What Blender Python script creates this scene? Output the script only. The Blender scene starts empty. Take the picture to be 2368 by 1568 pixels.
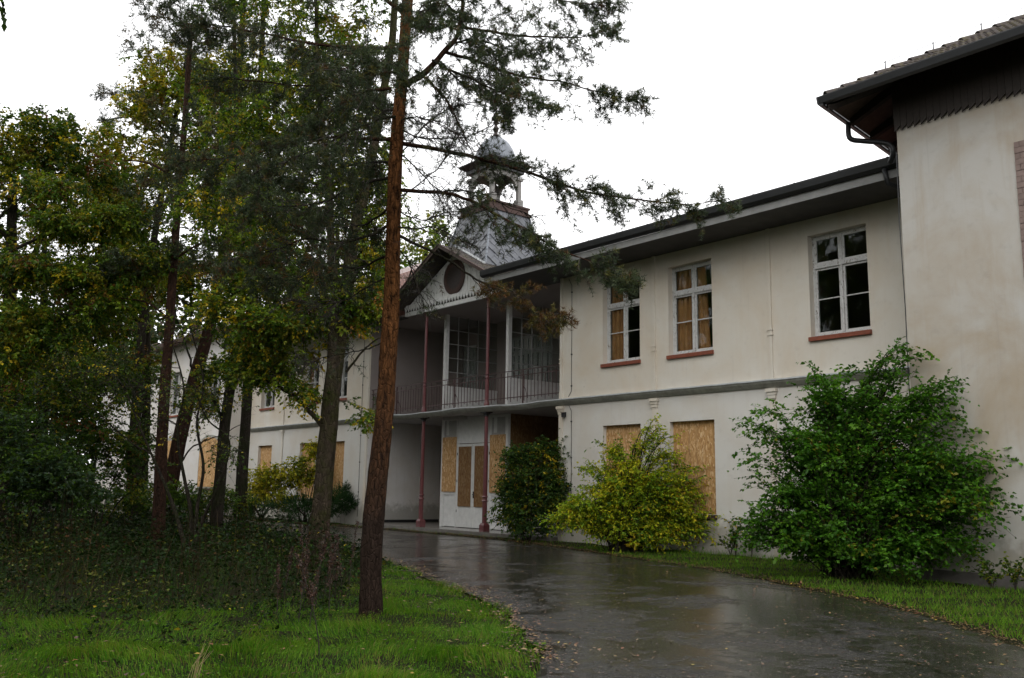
import bpy, math, random
import numpy as np
from mathutils import Matrix, Vector

sc = bpy.context.scene
COL = sc.collection
rng = np.random.default_rng(11)
random.seed(5)
PI = math.pi

# ------------------------------------------------------------------ camera
CAM = np.array([24.343, -17.6, 1.354])
YAW, PITCH, ROLL = math.radians(-50.398), math.radians(9.2548), math.radians(0.8796)
FOC = 3641.88 / 4096.0                      # focal length in picture widths
Fw = np.array([math.sin(YAW) * math.cos(PITCH), math.cos(YAW) * math.cos(PITCH), math.sin(PITCH)])
_r = np.array([math.cos(YAW), -math.sin(YAW), 0.0])
_u = np.cross(_r, Fw)
Rt = _r * math.cos(ROLL) + _u * math.sin(ROLL)
Up = -_r * math.sin(ROLL) + _u * math.cos(ROLL)
cam_data = bpy.data.cameras.new("camera")
cam = bpy.data.objects.new("camera", cam_data)
COL.objects.link(cam)
cam_data.sensor_width = 36.0
cam_data.lens = 36.0 * FOC
cam_data.clip_start = 0.05
cam_data.clip_end = 2000.0
M = Matrix.Identity(4)
for i in range(3):
    M[i][0] = Rt[i]; M[i][1] = Up[i]; M[i][2] = -Fw[i]; M[i][3] = CAM[i]
cam.matrix_world = M
sc.camera = cam

# ------------------------------------------------------------------ overcast sky
world = bpy.data.worlds.new("World")
sc.world = world
world.use_nodes = True
wn = world.node_tree
wn.nodes.clear()
w_out = wn.nodes.new("ShaderNodeOutputWorld")
w_bg = wn.nodes.new("ShaderNodeBackground")
w_sky = wn.nodes.new("ShaderNodeTexSky")
w_sky.sky_type = 'NISHITA'
w_sky.sun_disc = False
w_sky.sun_elevation = math.radians(48)
w_sky.sun_rotation = math.radians(150)
w_sky.air_density = 2.0
w_sky.dust_density = 6.0
w_bw = wn.nodes.new("ShaderNodeHueSaturation")
w_bw.inputs['Saturation'].default_value = 0.25
w_mix = wn.nodes.new("ShaderNodeMix")
w_mix.data_type = 'RGBA'
w_mix.inputs[0].default_value = 0.88
w_noise = wn.nodes.new("ShaderNodeTexNoise")
w_noise.inputs['Scale'].default_value = 1.6
w_noise.inputs['Detail'].default_value = 4.0
w_tc = wn.nodes.new("ShaderNodeTexCoord")
w_ramp = wn.nodes.new("ShaderNodeMapRange")
w_ramp.inputs['From Min'].default_value = 0.3
w_ramp.inputs['From Max'].default_value = 0.7
w_ramp.inputs['To Min'].default_value = 10.0
w_ramp.inputs['To Max'].default_value = 10.9
w_comb = wn.nodes.new("ShaderNodeCombineColor")
wl = wn.links.new
wl(w_tc.outputs['Generated'], w_noise.inputs['Vector'])
wl(w_noise.outputs['Fac'], w_ramp.inputs['Value'])
wm = wn.nodes.new("ShaderNodeMath"); wm.operation = 'MULTIPLY'; wm.inputs[1].default_value = 1.012
wl(w_ramp.outputs['Result'], w_comb.inputs[0])
wl(w_ramp.outputs['Result'], w_comb.inputs[1])
wl(w_ramp.outputs['Result'], wm.inputs[0])
wl(wm.outputs[0], w_comb.inputs[2])
wl(w_sky.outputs['Color'], w_bw.inputs['Color'])
wl(w_bw.outputs['Color'], w_mix.inputs[6])
wl(w_comb.outputs['Color'], w_mix.inputs[7])
wl(w_mix.outputs[2], w_bg.inputs['Color'])
w_bg.inputs['Strength'].default_value = 0.1
wl(w_bg.outputs['Background'], w_out.inputs['Surface'])

sun_d = bpy.data.lights.new("sun", 'SUN')
sun_d.energy = 0.5
sun_d.angle = math.radians(60)
sun_d.color = (1.0, 0.97, 0.93)
sun = bpy.data.objects.new("sun", sun_d)
COL.objects.link(sun)
_sd = Vector((math.sin(math.radians(150)) * math.cos(math.radians(48)), math.cos(math.radians(150)) * math.cos(math.radians(48)), math.sin(math.radians(48))))
sun.rotation_euler = _sd.to_track_quat('Z', 'Y').to_euler()

vs = sc.view_settings
vs.view_transform = 'Standard'
vs.look = 'None'
vs.exposure = 0.97
vs.gamma = 1.0
vs.use_curve_mapping = False
sc.render.engine = 'CYCLES'
sc.cycles.use_denoising = True
sc.cycles.max_bounces = 6
sc.cycles.diffuse_bounces = 3
sc.cycles.glossy_bounces = 2
sc.cycles.transmission_bounces = 2
sc.cycles.transparent_max_bounces = 8
sc.cycles.caustics_reflective = True
sc.cycles.caustics_refractive = False

# ------------------------------------------------------------------ survey helper: a bearing from the standpoint, met with a plane
def bearing(u, v):
    return Fw + (Rt * (u / 2367.0 - 0.5) - Up * (v - 784.0) / 2367.0) / FOC
def onY(u, v, y):
    d = bearing(u, v); return CAM + d * (y - CAM[1]) / d[1]
def onZ(u, v, z=-0.1):
    d = bearing(u, v); return CAM + d * (z - CAM[2]) / d[2]
def onX(u, v, x):
    d = bearing(u, v); return CAM + d * (x - CAM[0]) / d[0]
def at(u, v, dist):
    return CAM + bearing(u, v) * dist

# ------------------------------------------------------------------ objects
def link(o, parent=None):
    COL.objects.link(o)
    if parent is not None:
        o.parent = parent
    return o
def tag(o, label=None, cat=None, group=None, kind=None):
    if label: o["label"] = label
    if cat: o["category"] = cat
    if group: o["group"] = group
    if kind: o["kind"] = kind
    return o
def thing(name, loc, label, cat, group=None):
    o = bpy.data.objects.new(name, None)
    o.empty_display_size = 0.3
    o.location = loc
    link(o)
    return tag(o, label, cat, group)

class MB:
    """collects shapes (in world metres) and links them as one mesh"""
    def __init__(s): s.v = []; s.f = []
    def add(s, vs_, fs_):
        b = len(s.v); s.v += [tuple(map(float, p)) for p in vs_]; s.f += [tuple(i + b for i in f) for f in fs_]; return s
    def box(s, x0, x1, y0, y1, z0, z1):
        x0, x1 = min(x0, x1), max(x0, x1); y0, y1 = min(y0, y1), max(y0, y1); z0, z1 = min(z0, z1), max(z0, z1)
        return s.add([(x0, y0, z0), (x1, y0, z0), (x1, y1, z0), (x0, y1, z0), (x0, y0, z1), (x1, y0, z1), (x1, y1, z1), (x0, y1, z1)],
                     [(3, 2, 1, 0), (4, 5, 6, 7), (0, 1, 5, 4), (1, 2, 6, 5), (2, 3, 7, 6), (3, 0, 4, 7)])
    def prism(s, pts, a, b, axis='y'):
        """extrude a 2-D outline: axis y -> pts are (x, z); axis x -> pts are (y, z); axis z -> (x, y)"""
        n = len(pts)
        mk = {'y': lambda p, t: (p[0], t, p[1]), 'x': lambda p, t: (t, p[0], p[1]), 'z': lambda p, t: (p[0], p[1], t)}[axis]
        return s.add([mk(p, a) for p in pts] + [mk(p, b) for p in pts],
                     [tuple(range(n))[::-1], tuple(range(n, 2 * n))] + [(i, (i + 1) % n, n + (i + 1) % n, n + i) for i in range(n)])
    def lathe(s, prof, c, n=16, rot=0.0, sx=1.0, sy=1.0):
        k = len(prof); vs_ = []
        for r, z in prof:
            for j in range(n):
                a = rot + 2 * PI * j / n
                vs_.append((c[0] + r * sx * math.cos(a), c[1] + r * sy * math.sin(a), c[2] + z))
        fs_ = [(i * n + j, i * n + (j + 1) % n, (i + 1) * n + (j + 1) % n, (i + 1) * n + j) for i in range(k - 1) for j in range(n)]
        fs_ += [tuple(range(n))[::-1], tuple(range((k - 1) * n, k * n))]
        return s.add(vs_, fs_)
    def tube(s, pts, r, n=8):
        P = np.array(pts, float); k = len(P)
        rr = np.full(k, r, float) if np.isscalar(r) else np.array(r, float)
        V, T = tube_arrays(P[None], rr[None], n)
        fs_ = [(i * n + j, i * n + (j + 1) % n, (i + 1) * n + (j + 1) % n, (i + 1) * n + j) for i in range(k - 1) for j in range(n)]
        fs_ += [tuple(range(n))[::-1], tuple(range((k - 1) * n, k * n))]
        return s.add(V, fs_)
    def build(s, name, mat, parent=None, smooth=False):
        me = bpy.data.meshes.new(name)
        me.from_pydata(s.v, [], s.f)
        me.validate(); me.update()
        if smooth: me.polygons.foreach_set("use_smooth", [True] * len(me.polygons))
        o = bpy.data.objects.new(name, me)
        if mat: me.materials.append(mat)
        link(o, parent)
        if parent is not None:
            o.matrix_parent_inverse = Matrix.Translation(-wloc(parent))
        return o
def wloc(o):
    v = Vector((0, 0, 0))
    if o.type == 'EMPTY': v = Vector(o.location)
    return v
def shared(name, me, mtx, parent):
    """a copy of a piece that shares its mesh"""
    o = bpy.data.objects.new(name, me)
    link(o, parent)
    o.matrix_parent_inverse = Matrix.Translation(-wloc(parent))
    o.matrix_basis = mtx
    return o
def B(name, mat, parent, *a):
    return MB().box(*a).build(name, mat, parent)

# ------------------------------------------------------------------ numpy meshes
def frames(D):
    """two unit vectors across every direction"""
    ref = np.where(np.abs(D[..., 2:3]) > 0.93, np.array([1.0, 0, 0]), np.array([0, 0, 1.0]))
    a = np.cross(D, ref); a /= np.linalg.norm(a, axis=-1, keepdims=True) + 1e-12
    return a, np.cross(D, a)
def unit(v): return v / (np.linalg.norm(v, axis=-1, keepdims=True) + 1e-12)
def tube_arrays(P, r, n):
    """P (b,k,3), r (b,k) -> vertices, triangles"""
    b, k, _ = P.shape
    D = np.empty_like(P)
    D[:, 1:-1] = P[:, 2:] - P[:, :-2]; D[:, 0] = P[:, 1] - P[:, 0]; D[:, -1] = P[:, -1] - P[:, -2]
    D = unit(D)
    m = unit(D.mean(1, keepdims=True))
    ref = np.where(np.abs(m[..., 2:3]) > 0.8, np.array([1.0, 0, 0]), np.array([0, 0, 1.0]))
    a = unit(np.cross(D, np.broadcast_to(ref, D.shape))); c = np.cross(D, a)
    t = np.arange(n) * 2 * PI / n
    V = P[:, :, None] + r[:, :, None, None] * (a[:, :, None] * np.cos(t)[None, None, :, None] + c[:, :, None] * np.sin(t)[None, None, :, None])
    V = V.reshape(-1, 3)
    i = np.arange(k - 1)[:, None]; j = np.arange(n)[None]
    q0 = i * n + j; q1 = i * n + (j + 1) % n; q2 = q1 + n; q3 = q0 + n
    T = np.concatenate([np.stack([q0, q1, q2], -1).reshape(-1, 3), np.stack([q0, q2, q3], -1).reshape(-1, 3)])
    T = (T[None] + (np.arange(b) * k * n)[:, None, None]).reshape(-1, 3)
    return V, T
class NM:
    """collects numpy triangles with a tint per vertex"""
    def __init__(s): s.V = []; s.T = []; s.C = []; s.n = 0
    def add(s, V, T, C=None):
        s.V.append(V); s.T.append(T + s.n); s.n += len(V)
        if C is None: C = np.ones((len(V), 3))
        s.C.append(C)
    def build(s, name, mat, parent=None, smooth=False):
        V = np.concatenate(s.V).astype(np.float32); T = np.concatenate(s.T).astype(np.int32); C = np.concatenate(s.C)
        me = bpy.data.meshes.new(name)
        me.vertices.add(len(V)); me.vertices.foreach_set("co", V.ravel())
        me.loops.add(len(T) * 3); me.loops.foreach_set("vertex_index", T.ravel())
        me.polygons.add(len(T)); me.polygons.foreach_set("loop_start", np.arange(len(T), dtype=np.int32) * 3)
        me.update(calc_edges=True)
        if smooth: me.polygons.foreach_set("use_smooth", np.ones(len(T), bool))
        ca = me.color_attributes.new("tint", 'FLOAT_COLOR', 'POINT')
        ca.data.foreach_set("color", np.concatenate([C, np.ones((len(C), 1))], 1).astype(np.float32).ravel())
        me.materials.append(mat)
        o = bpy.data.objects.new(name, me)
        link(o, parent)
        if parent is not None: o.matrix_parent_inverse = Matrix.Translation(-wloc(parent))
        return o

# ------------------------------------------------------------------ materials
class NT:
    def __init__(s, name):
        s.m = bpy.data.materials.new(name); s.m.use_nodes = True
        s.t = s.m.node_tree; s.t.nodes.clear()
        s.out = s.n("ShaderNodeOutputMaterial")
    def n(s, typ, **kw):
        nd = s.t.nodes.new(typ)
        for k, v in kw.items(): setattr(nd, k, v)
        return nd
    def l(s, a, b): s.t.links.new(a, b)
    def coord(s, kind='Object', scale=(1, 1, 1), rot=(0, 0, 0), src=None):
        mp = s.n("ShaderNodeMapping")
        if src is None: src = s.n("ShaderNodeTexCoord").outputs[kind]
        s.l(src, mp.inputs['Vector'])
        mp.inputs['Scale'].default_value = scale; mp.inputs['Rotation'].default_value = rot
        return mp.outputs['Vector']
    def pos(s, scale=(1, 1, 1), rot=(0, 0, 0)):
        return s.coord(scale=scale, rot=rot, src=s.n("ShaderNodeNewGeometry").outputs['Position'])
    def noise(s, vec, scale, detail=4, rough=0.55, dist=0.0):
        nd = s.n("ShaderNodeTexNoise"); s.l(vec, nd.inputs['Vector'])
        nd.inputs['Scale'].default_value = scale; nd.inputs['Detail'].default_value = detail
        nd.inputs['Roughness'].default_value = rough; nd.inputs['Distortion'].default_value = dist
        return nd.outputs['Fac']
    def voro(s, vec, scale, feature='F1', out='Distance'):
        nd = s.n("ShaderNodeTexVoronoi"); nd.feature = feature; s.l(vec, nd.inputs['Vector'])
        nd.inputs['Scale'].default_value = scale
        return nd.outputs[out]
    def ramp(s, fac, stops):
        nd = s.n("ShaderNodeValToRGB"); cr = nd.color_ramp
        while len(cr.elements) < len(stops): cr.elements.new(0.5)
        for e, (p, c) in zip(cr.elements, stops):
            e.position = p; e.color = (c[0], c[1], c[2], 1) if not np.isscalar(c) else (c, c, c, 1)
        s.l(fac, nd.inputs['Fac']); return nd.outputs['Color']
    def mix(s, fac, a, b, mode='MIX'):
        nd = s.n("ShaderNodeMix"); nd.data_type = 'RGBA'; nd.blend_type = mode
        for sock, v in ((nd.inputs[0], fac), (nd.inputs[6], a), (nd.inputs[7], b)):
            if hasattr(v, 'node'): s.l(v, sock)
            elif np.isscalar(v): sock.default_value = v
            else: sock.default_value = (v[0], v[1], v[2], 1)
        return nd.outputs[2]
    def math(s, op, a, b=0.0, clamp=False):
        nd = s.n("ShaderNodeMath"); nd.operation = op; nd.use_clamp = clamp
        for i, v in enumerate((a, b)):
            if hasattr(v, 'node'): s.l(v, nd.inputs[i])
            else: nd.inputs[i].default_value = v
        return nd.outputs[0]
    def bump(s, h, strength=0.3, dist=0.02, normal=None):
        nd = s.n("ShaderNodeBump"); s.l(h, nd.inputs['Height'])
        nd.inputs['Strength'].default_value = strength; nd.inputs['Distance'].default_value = dist
        if normal is not None: s.l(normal, nd.inputs['Normal'])
        return nd.outputs['Normal']
    def pbr(s, color, rough=0.6, normal=None, spec=0.5, metal=0.0, finish=True):
        p = s.n("ShaderNodeBsdfPrincipled")
        for key, v in (('Base Color', color), ('Roughness', rough), ('Metallic', metal), ('Specular IOR Level', spec)):
            if hasattr(v, 'node'): s.l(v, p.inputs[key])
            elif np.isscalar(v): p.inputs[key].default_value = v
            else: p.inputs[key].default_value = (v[0], v[1], v[2], 1)
        if normal is not None: s.l(normal, p.inputs['Normal'])
        if finish: s.l(p.outputs[0], s.out.inputs['Surface'])
        return p

def m_render(name, base, warm, dark):
    t = NT(name)
    p = t.pos()
    big = t.noise(p, 0.55, 5, 0.6, 0.4)
    streak = t.noise(t.pos(scale=(2.2, 2.2, 0.22)), 1.6, 4, 0.6)
    fine = t.noise(p, 38, 4, 0.6)
    mid = t.noise(p, 4.5, 4, 0.6)
    c = t.mix(t.ramp(big, [(0.42, 0.0), (0.66, 1.0)]), base, warm)
    c = t.mix(t.math('MULTIPLY', t.ramp(streak, [(0.54, 0.0), (0.72, 1.0)]), 0.5), c, warm)
    c = t.mix(t.math('MULTIPLY', t.ramp(mid, [(0.56, 0.0), (0.78, 1.0)]), 0.30), c, dark)
    drip = t.noise(t.pos(scale=(5.0, 5.0, 0.10)), 2.0, 5, 0.7)
    c = t.mix(t.math('MULTIPLY', t.ramp(drip, [(0.58, 0.0), (0.76, 1.0)]), 0.38), c, dark)
    sp = t.n("ShaderNodeSeparateXYZ"); t.l(p, sp.inputs[0])
    foot = t.math('ADD', sp.outputs[2], t.math('MULTIPLY', mid, -0.9))
    c = t.mix(t.math('MULTIPLY', t.ramp(foot, [(0.0, 1.0), (0.30, 0.0)]), 0.55), c, (0.16, 0.15, 0.11))
    spots = t.voro(t.pos(), 1.1)
    c = t.mix(t.math('MULTIPLY', t.ramp(spots, [(0.0, 1.0), (0.035, 0.0)]), 0.35), c, (0.12, 0.09, 0.06))
    h = t.math('ADD', t.math('MULTIPLY', fine, 0.5), mid)
    t.pbr(c, 0.82, t.bump(h, 0.22, 0.012), spec=0.25)
    return t.m
def m_plain(name, col, rough=0.6, var=0.25, scale=9.0, spec=0.4, metal=0.0, wear=None, bump=0.1):
    t = NT(name); p = t.pos()
    n = t.noise(p, scale, 5, 0.62)
    dk = tuple(x * (1 - var) for x in col)
    c = t.mix(t.ramp(n, [(0.35, 0.0), (0.7, 1.0)]), col, dk)
    if wear is not None:
        w = t.noise(t.pos(scale=(1, 1, 0.5)), 26, 5, 0.7)
        c = t.mix(t.ramp(w, [(wear[1], 0.0), (wear[1] + 0.04, 1.0)]), c, wear[0])
    t.pbr(c, rough, t.bump(n, bump, 0.01), spec=spec, metal=metal)
    return t.m
def m_osb(name, tone=1.0):
    t = NT(name); p = t.pos()
    wob = t.n("ShaderNodeVectorMath", operation='ADD'); nz = t.n("ShaderNodeTexNoise"); nz.inputs['Scale'].default_value = 5.0
    t.l(p, nz.inputs['Vector'])
    sc_ = t.n("ShaderNodeVectorMath", operation='SCALE'); sc_.inputs['Scale'].default_value = 0.06
    t.l(nz.outputs['Color'], sc_.inputs[0]); t.l(p, wob.inputs[0]); t.l(sc_.outputs[0], wob.inputs[1])
    w = wob.outputs[0]
    def flakes(rot, s1):
        v = t.coord(scale=(1, 1, 0.36), rot=(0, rot, 0), src=w)
        return t.voro(v, s1, 'F1', 'Color')
    a = t.n("ShaderNodeSeparateColor"); t.l(flakes(0.35, 34), a.inputs[0])
    b = t.n("ShaderNodeSeparateColor"); t.l(flakes(-0.5, 27), b.inputs[0])
    d = t.n("ShaderNodeSeparateColor"); t.l(flakes(1.2, 30), d.inputs[0])
    c1 = t.ramp(a.outputs[0], [(0.0, (0.33, 0.175, 0.065)), (0.5, (0.53, 0.305, 0.125)), (0.85, (0.62, 0.39, 0.18)), (1.0, (0.80, 0.60, 0.37))])
    c2 = t.ramp(b.outputs[1], [(0.0, (0.36, 0.19, 0.07)), (0.6, (0.57, 0.335, 0.145)), (1.0, (0.78, 0.57, 0.33))])
    c = t.mix(t.math('GREATER_THAN', d.outputs[0], 0.5), c1, c2)
    c = t.mix(t.math('MULTIPLY', t.noise(t.pos(scale=(1, 1, 0.3)), 1.3, 4), 0.45), c, (0.34, 0.19, 0.08))
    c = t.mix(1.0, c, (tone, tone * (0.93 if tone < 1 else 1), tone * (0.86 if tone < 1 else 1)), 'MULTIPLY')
    run = t.noise(t.pos(scale=(6, 6, 0.25)), 1.5, 5, 0.7)
    c = t.mix(t.math('MULTIPLY', t.ramp(run, [(0.52, 0.0), (0.75, 1.0)]), 0.45), c, (0.16, 0.115, 0.075))
    t.pbr(c, 0.7, t.bump(a.outputs[1], 0.15, 0.004), spec=0.2)
    return t.m
def m_leaf(name, trans=0.35, rough=0.38, spec=0.5):
    t = NT(name)
    at_ = t.n("ShaderNodeAttribute"); at_.attribute_name = "tint"
    p = t.pbr(at_.outputs['Color'], rough, spec=spec, finish=False)
    if trans <= 0:
        t.l(p.outputs[0], t.out.inputs['Surface']); return t.m
    tr = t.n("ShaderNodeBsdfTranslucent")
    hs = t.mix(1.0, at_.outputs['Color'], (1.25, 1.3, 0.6), 'MULTIPLY')
    t.l(hs, tr.inputs['Color'])
    ms = t.n("ShaderNodeMixShader"); ms.inputs[0].default_value = trans
    t.l(p.outputs[0], ms.inputs[1]); t.l(tr.outputs[0], ms.inputs[2]); t.l(ms.outputs[0], t.out.inputs['Surface'])
    return t.m
def m_bark(name, lo, hi, moss=None, scale=1.0, high=None, zmix=(2.0, 4.0)):
    t = NT(name)
    v = t.pos(scale=(1, 1, 0.28))
    n = t.noise(v, 22 * scale, 6, 0.7, 0.6); n2 = t.noise(t.pos(), 3.0, 4, 0.6)
    cells = t.voro(t.pos(scale=(1, 1, 0.4)), 26 * scale, 'DISTANCE_TO_EDGE')
    c = t.ramp(n, [(0.3, lo), (0.62, hi)])
    if high is not None:
        sep = t.n("ShaderNodeSeparateXYZ"); t.l(t.n("ShaderNodeNewGeometry").outputs['Position'], sep.inputs[0])
        z = t.math('ADD', sep.outputs[2], t.math('MULTIPLY', n2, 1.2))
        mr = t.n("ShaderNodeMapRange"); t.l(z, mr.inputs['Value']); mr.inputs['From Min'].default_value = zmix[0]; mr.inputs['From Max'].default_value = zmix[1]
        ch = t.ramp(n, [(0.36, tuple(x * 0.16 for x in high)), (0.50, high), (0.70, tuple(min(1, x * 2.1) for x in high))])
        c = t.mix(mr.outputs['Result'], c, ch)
    if moss is not None:
        c = t.mix(t.math('MULTIPLY', t.ramp(n2, [(0.42, 0.0), (0.62, 1.0)]), 0.8), c, moss)
    h = t.math('ADD', n, t.math('MULTIPLY', t.math('MINIMUM', cells, 0.12), 3.0))
    t.pbr(c, 0.85, t.bump(h, 1.0, 0.05), spec=0.08)
    return t.m
def m_glass():
    t = NT("window_glass")
    gl = t.n("ShaderNodeBsdfGlossy"); gl.inputs['Roughness'].default_value = 0.03; gl.inputs['Color'].default_value = (0.9, 0.95, 0.95, 1)
    tr = t.n("ShaderNodeBsdfTransparent"); tr.inputs['Color'].default_value = (0.8, 0.83, 0.82, 1)
    fr = t.n("ShaderNodeFresnel"); fr.inputs['IOR'].default_value = 1.45
    nz = t.noise(t.pos(), 2.2, 2)
    nm = t.bump(nz, 0.06, 0.05); t.l(nm, gl.inputs['Normal'])
    ms = t.n("ShaderNodeMixShader"); bk = t.n('ShaderNodeNewGeometry').outputs['Backfacing']; t.l(t.math('MULTIPLY', fr.outputs[0], t.math('SUBTRACT', 1.0, bk)), ms.inputs[0]); t.l(tr.outputs[0], ms.inputs[1]); t.l(gl.outputs[0], ms.inputs[2])
    t.l(ms.outputs[0], t.out.inputs['Surface'])
    return t.m
def m_asphalt():
    t = NT("wet_asphalt"); p = t.pos()
    grain = t.noise(p, 120, 3, 0.75); stones = t.voro(p, 95, 'F1', 'Color'); sd = t.voro(p, 95, 'F1', 'Distance')
    ss = t.n("ShaderNodeSeparateColor"); t.l(stones, ss.inputs[0])
    patch = t.noise(p, 0.55, 6, 0.68, 0.6); mid = t.noise(p, 5.0, 6, 0.7)
    c = t.ramp(ss.outputs[0], [(0.0, (0.010, 0.0095, 0.009)), (0.6, (0.022, 0.0205, 0.02)), (0.90, (0.045, 0.042, 0.039)), (0.97, (0.10, 0.095, 0.088)), (1.0, (0.20, 0.19, 0.175))])
    c = t.mix(t.math('MULTIPLY', t.ramp(mid, [(0.48, 0.0), (0.72, 1.0)]), 0.55), c, (0.040, 0.030, 0.020))
    wob = t.n("ShaderNodeVectorMath", operation='ADD'); nz = t.n("ShaderNodeTexNoise"); nz.inputs['Scale'].default_value = 2.2; nz.inputs['Detail'].default_value = 5.0
    t.l(p, nz.inputs['Vector']); sc_ = t.n("ShaderNodeVectorMath", operation='SCALE'); sc_.inputs['Scale'].default_value = 0.5; t.l(nz.outputs['Color'], sc_.inputs[0]); t.l(p, wob.inputs[0]); t.l(sc_.outputs[0], wob.inputs[1])
    ck = t.voro(wob.outputs[0], 0.42, 'DISTANCE_TO_EDGE'); ckm = t.ramp(ck, [(0.0, 1.0), (0.011, 0.0)])
    c = t.mix(t.math('MULTIPLY', ckm, 0.85), c, (0.004, 0.004, 0.003))
    tar = t.n("ShaderNodeTexBrick"); t.l(t.pos(rot=(0, 0, 0.45)), tar.inputs['Vector']); tar.inputs['Scale'].default_value = 0.16; tar.inputs['Mortar Size'].default_value = 0.0; tar.inputs['Color1'].default_value = (0.8, 0.8, 0.8, 1); tar.inputs['Color2'].default_value = (1.15, 1.15, 1.15, 1)
    c = t.mix(0.6, c, tar.outputs['Color'], 'MULTIPLY')
    wet = t.ramp(t.math('ADD', patch, t.math('MULTIPLY', mid, 0.35)), [(0.54, 0.0), (0.67, 1.0)])
    rough = t.ramp(wet, [(0.0, 0.30), (1.0, 0.045)])
    h = t.math('MULTIPLY', t.math('ADD', grain, t.math('SUBTRACT', 0.5, sd)), t.math('SUBTRACT', 1.0, t.math('MULTIPLY', wet, 0.92)))
    und = t.bump(t.noise(p, 1.1, 3), 0.05, 0.1)
    t.pbr(c, rough, t.bump(h, 0.80, 0.011, und), spec=0.38)
    return t.m
def m_ground():
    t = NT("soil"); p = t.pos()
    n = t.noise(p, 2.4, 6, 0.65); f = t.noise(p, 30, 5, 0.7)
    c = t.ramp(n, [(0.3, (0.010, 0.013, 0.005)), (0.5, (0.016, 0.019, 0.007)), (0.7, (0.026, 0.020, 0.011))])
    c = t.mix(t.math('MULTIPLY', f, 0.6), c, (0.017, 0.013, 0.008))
    t.pbr(c, 0.9, t.bump(f, 0.6, 0.03), spec=0.05)
    return t.m
def m_slate(name, col, rough=0.32):
    t = NT(name); p = t.pos()
    n = t.noise(p, 5, 5, 0.6); f = t.noise(p, 40, 3)
    oi = t.n("ShaderNodeObjectInfo")
    c = t.mix(oi.outputs['Random'], tuple(x * 0.75 for x in col), tuple(x * 1.2 for x in col))
    c = t.mix(t.math('MULTIPLY', t.ramp(n, [(0.5, 0.0), (0.75, 1.0)]), 0.5), c, (0.05, 0.055, 0.03))
    t.pbr(c, rough, t.bump(f, 0.15, 0.004), spec=0.5)
    return t.m
def m_tile(name, col, moss, amt=0.6, rough=0.4):
    t = NT(name); p = t.pos()
    n = t.noise(p, 7, 5, 0.65); f = t.noise(p, 1.4, 4, 0.6)
    oi = t.n("ShaderNodeObjectInfo")
    c = t.mix(oi.outputs['Random'], tuple(x * 0.6 for x in col), tuple(x * 1.25 for x in col))
    c = t.mix(t.math('MULTIPLY', t.ramp(n, [(0.48, 0.0), (0.62, 1.0)]), amt), c, moss)
    c = t.mix(t.math('MULTIPLY', t.ramp(f, [(0.5, 0.0), (0.7, 1.0)]), 0.4), c, (0.05, 0.045, 0.04))
    t.pbr(c, rough, t.bump(n, 0.3, 0.01), spec=0.5)
    return t.m

MT = {}
MT['wall'] = m_render("cream_render", (0.62, 0.585, 0.52), (0.58, 0.51, 0.415), (0.42, 0.385, 0.335))
MT['wall_w'] = m_render("white_render", (0.66, 0.64, 0.62), (0.60, 0.56, 0.51), (0.45, 0.43, 0.40))
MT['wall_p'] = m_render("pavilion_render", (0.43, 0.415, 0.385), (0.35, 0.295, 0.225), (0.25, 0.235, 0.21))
MT['wall_lo'] = m_render('grey_cream_render', (0.61, 0.595, 0.56), (0.57, 0.53, 0.47), (0.42, 0.40, 0.37))
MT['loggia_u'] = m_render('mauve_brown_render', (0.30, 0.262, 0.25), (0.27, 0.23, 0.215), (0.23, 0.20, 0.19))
MT['soffit'] = m_plain('dark_soffit_paint', (0.06, 0.058, 0.055), 0.7, 0.3, 4)
MT['loggia'] = m_render("loggia_render", (0.52, 0.47, 0.45), (0.48, 0.42, 0.38), (0.38, 0.34, 0.32))
MT['plinth'] = m_plain("dark_plinth", (0.11, 0.10, 0.092), 0.8, 0.4, 5)
MT['white'] = m_plain("white_paint", (0.72, 0.72, 0.71), 0.5, 0.16, 6)
MT['frame'] = m_plain("peeling_white_paint", (0.56, 0.56, 0.55), 0.6, 0.2, 9, wear=((0.16, 0.13, 0.10), 0.585))
MT['fascia'] = m_plain("shaded_white_fascia_paint", (0.27, 0.27, 0.265), 0.6, 0.25, 5)  # white fascia, greyed so the colour itself carries its shadow
MT['bar'] = m_plain("dull_glazing_paint", (0.30, 0.295, 0.29), 0.6, 0.25, 5)
MT['stone'] = m_plain("weathered_lantern_paint", (0.27, 0.265, 0.25), 0.7, 0.35, 6)
MT['grey'] = m_plain("grey_white_paint", (0.44, 0.43, 0.42), 0.6, 0.2, 5)
MT['course'] = m_plain("weathered_moulding", (0.33, 0.33, 0.29), 0.6, 0.35, 6)
MT['lead'] = m_plain("lead_flashing", (0.52, 0.54, 0.55), 0.4, 0.25, 6, metal=0.0)
MT['gutter'] = m_plain("dark_zinc", (0.014, 0.015, 0.017), 0.5, 0.3, 8, spec=0.5)
MT['zinc'] = m_plain("grey_zinc", (0.20, 0.22, 0.25), 0.45, 0.25, 3, metal=0.15)
MT['maroon'] = m_plain("maroon_paint", (0.15, 0.045, 0.048), 0.38, 0.3, 10, spec=0.5)
MT['iron'] = m_plain("brown_iron_paint", (0.075, 0.035, 0.033), 0.45, 0.3, 10)
MT['black'] = m_plain("black_plastic", (0.015, 0.015, 0.017), 0.4, 0.2, 10)
MT['brick'] = m_plain("brick_red_sill", (0.23, 0.065, 0.035), 0.6, 0.3, 12)
MT['sill_d'] = m_plain("dark_sill", (0.06, 0.035, 0.03), 0.6, 0.3, 12)
MT['osb'] = m_osb("osb_board")
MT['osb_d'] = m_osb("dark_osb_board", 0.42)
MT['glass'] = m_glass()
MT['curtain'] = m_plain("ochre_curtain", (0.58, 0.29, 0.125), 0.85, 0.35, 3, spec=0.1)
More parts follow.
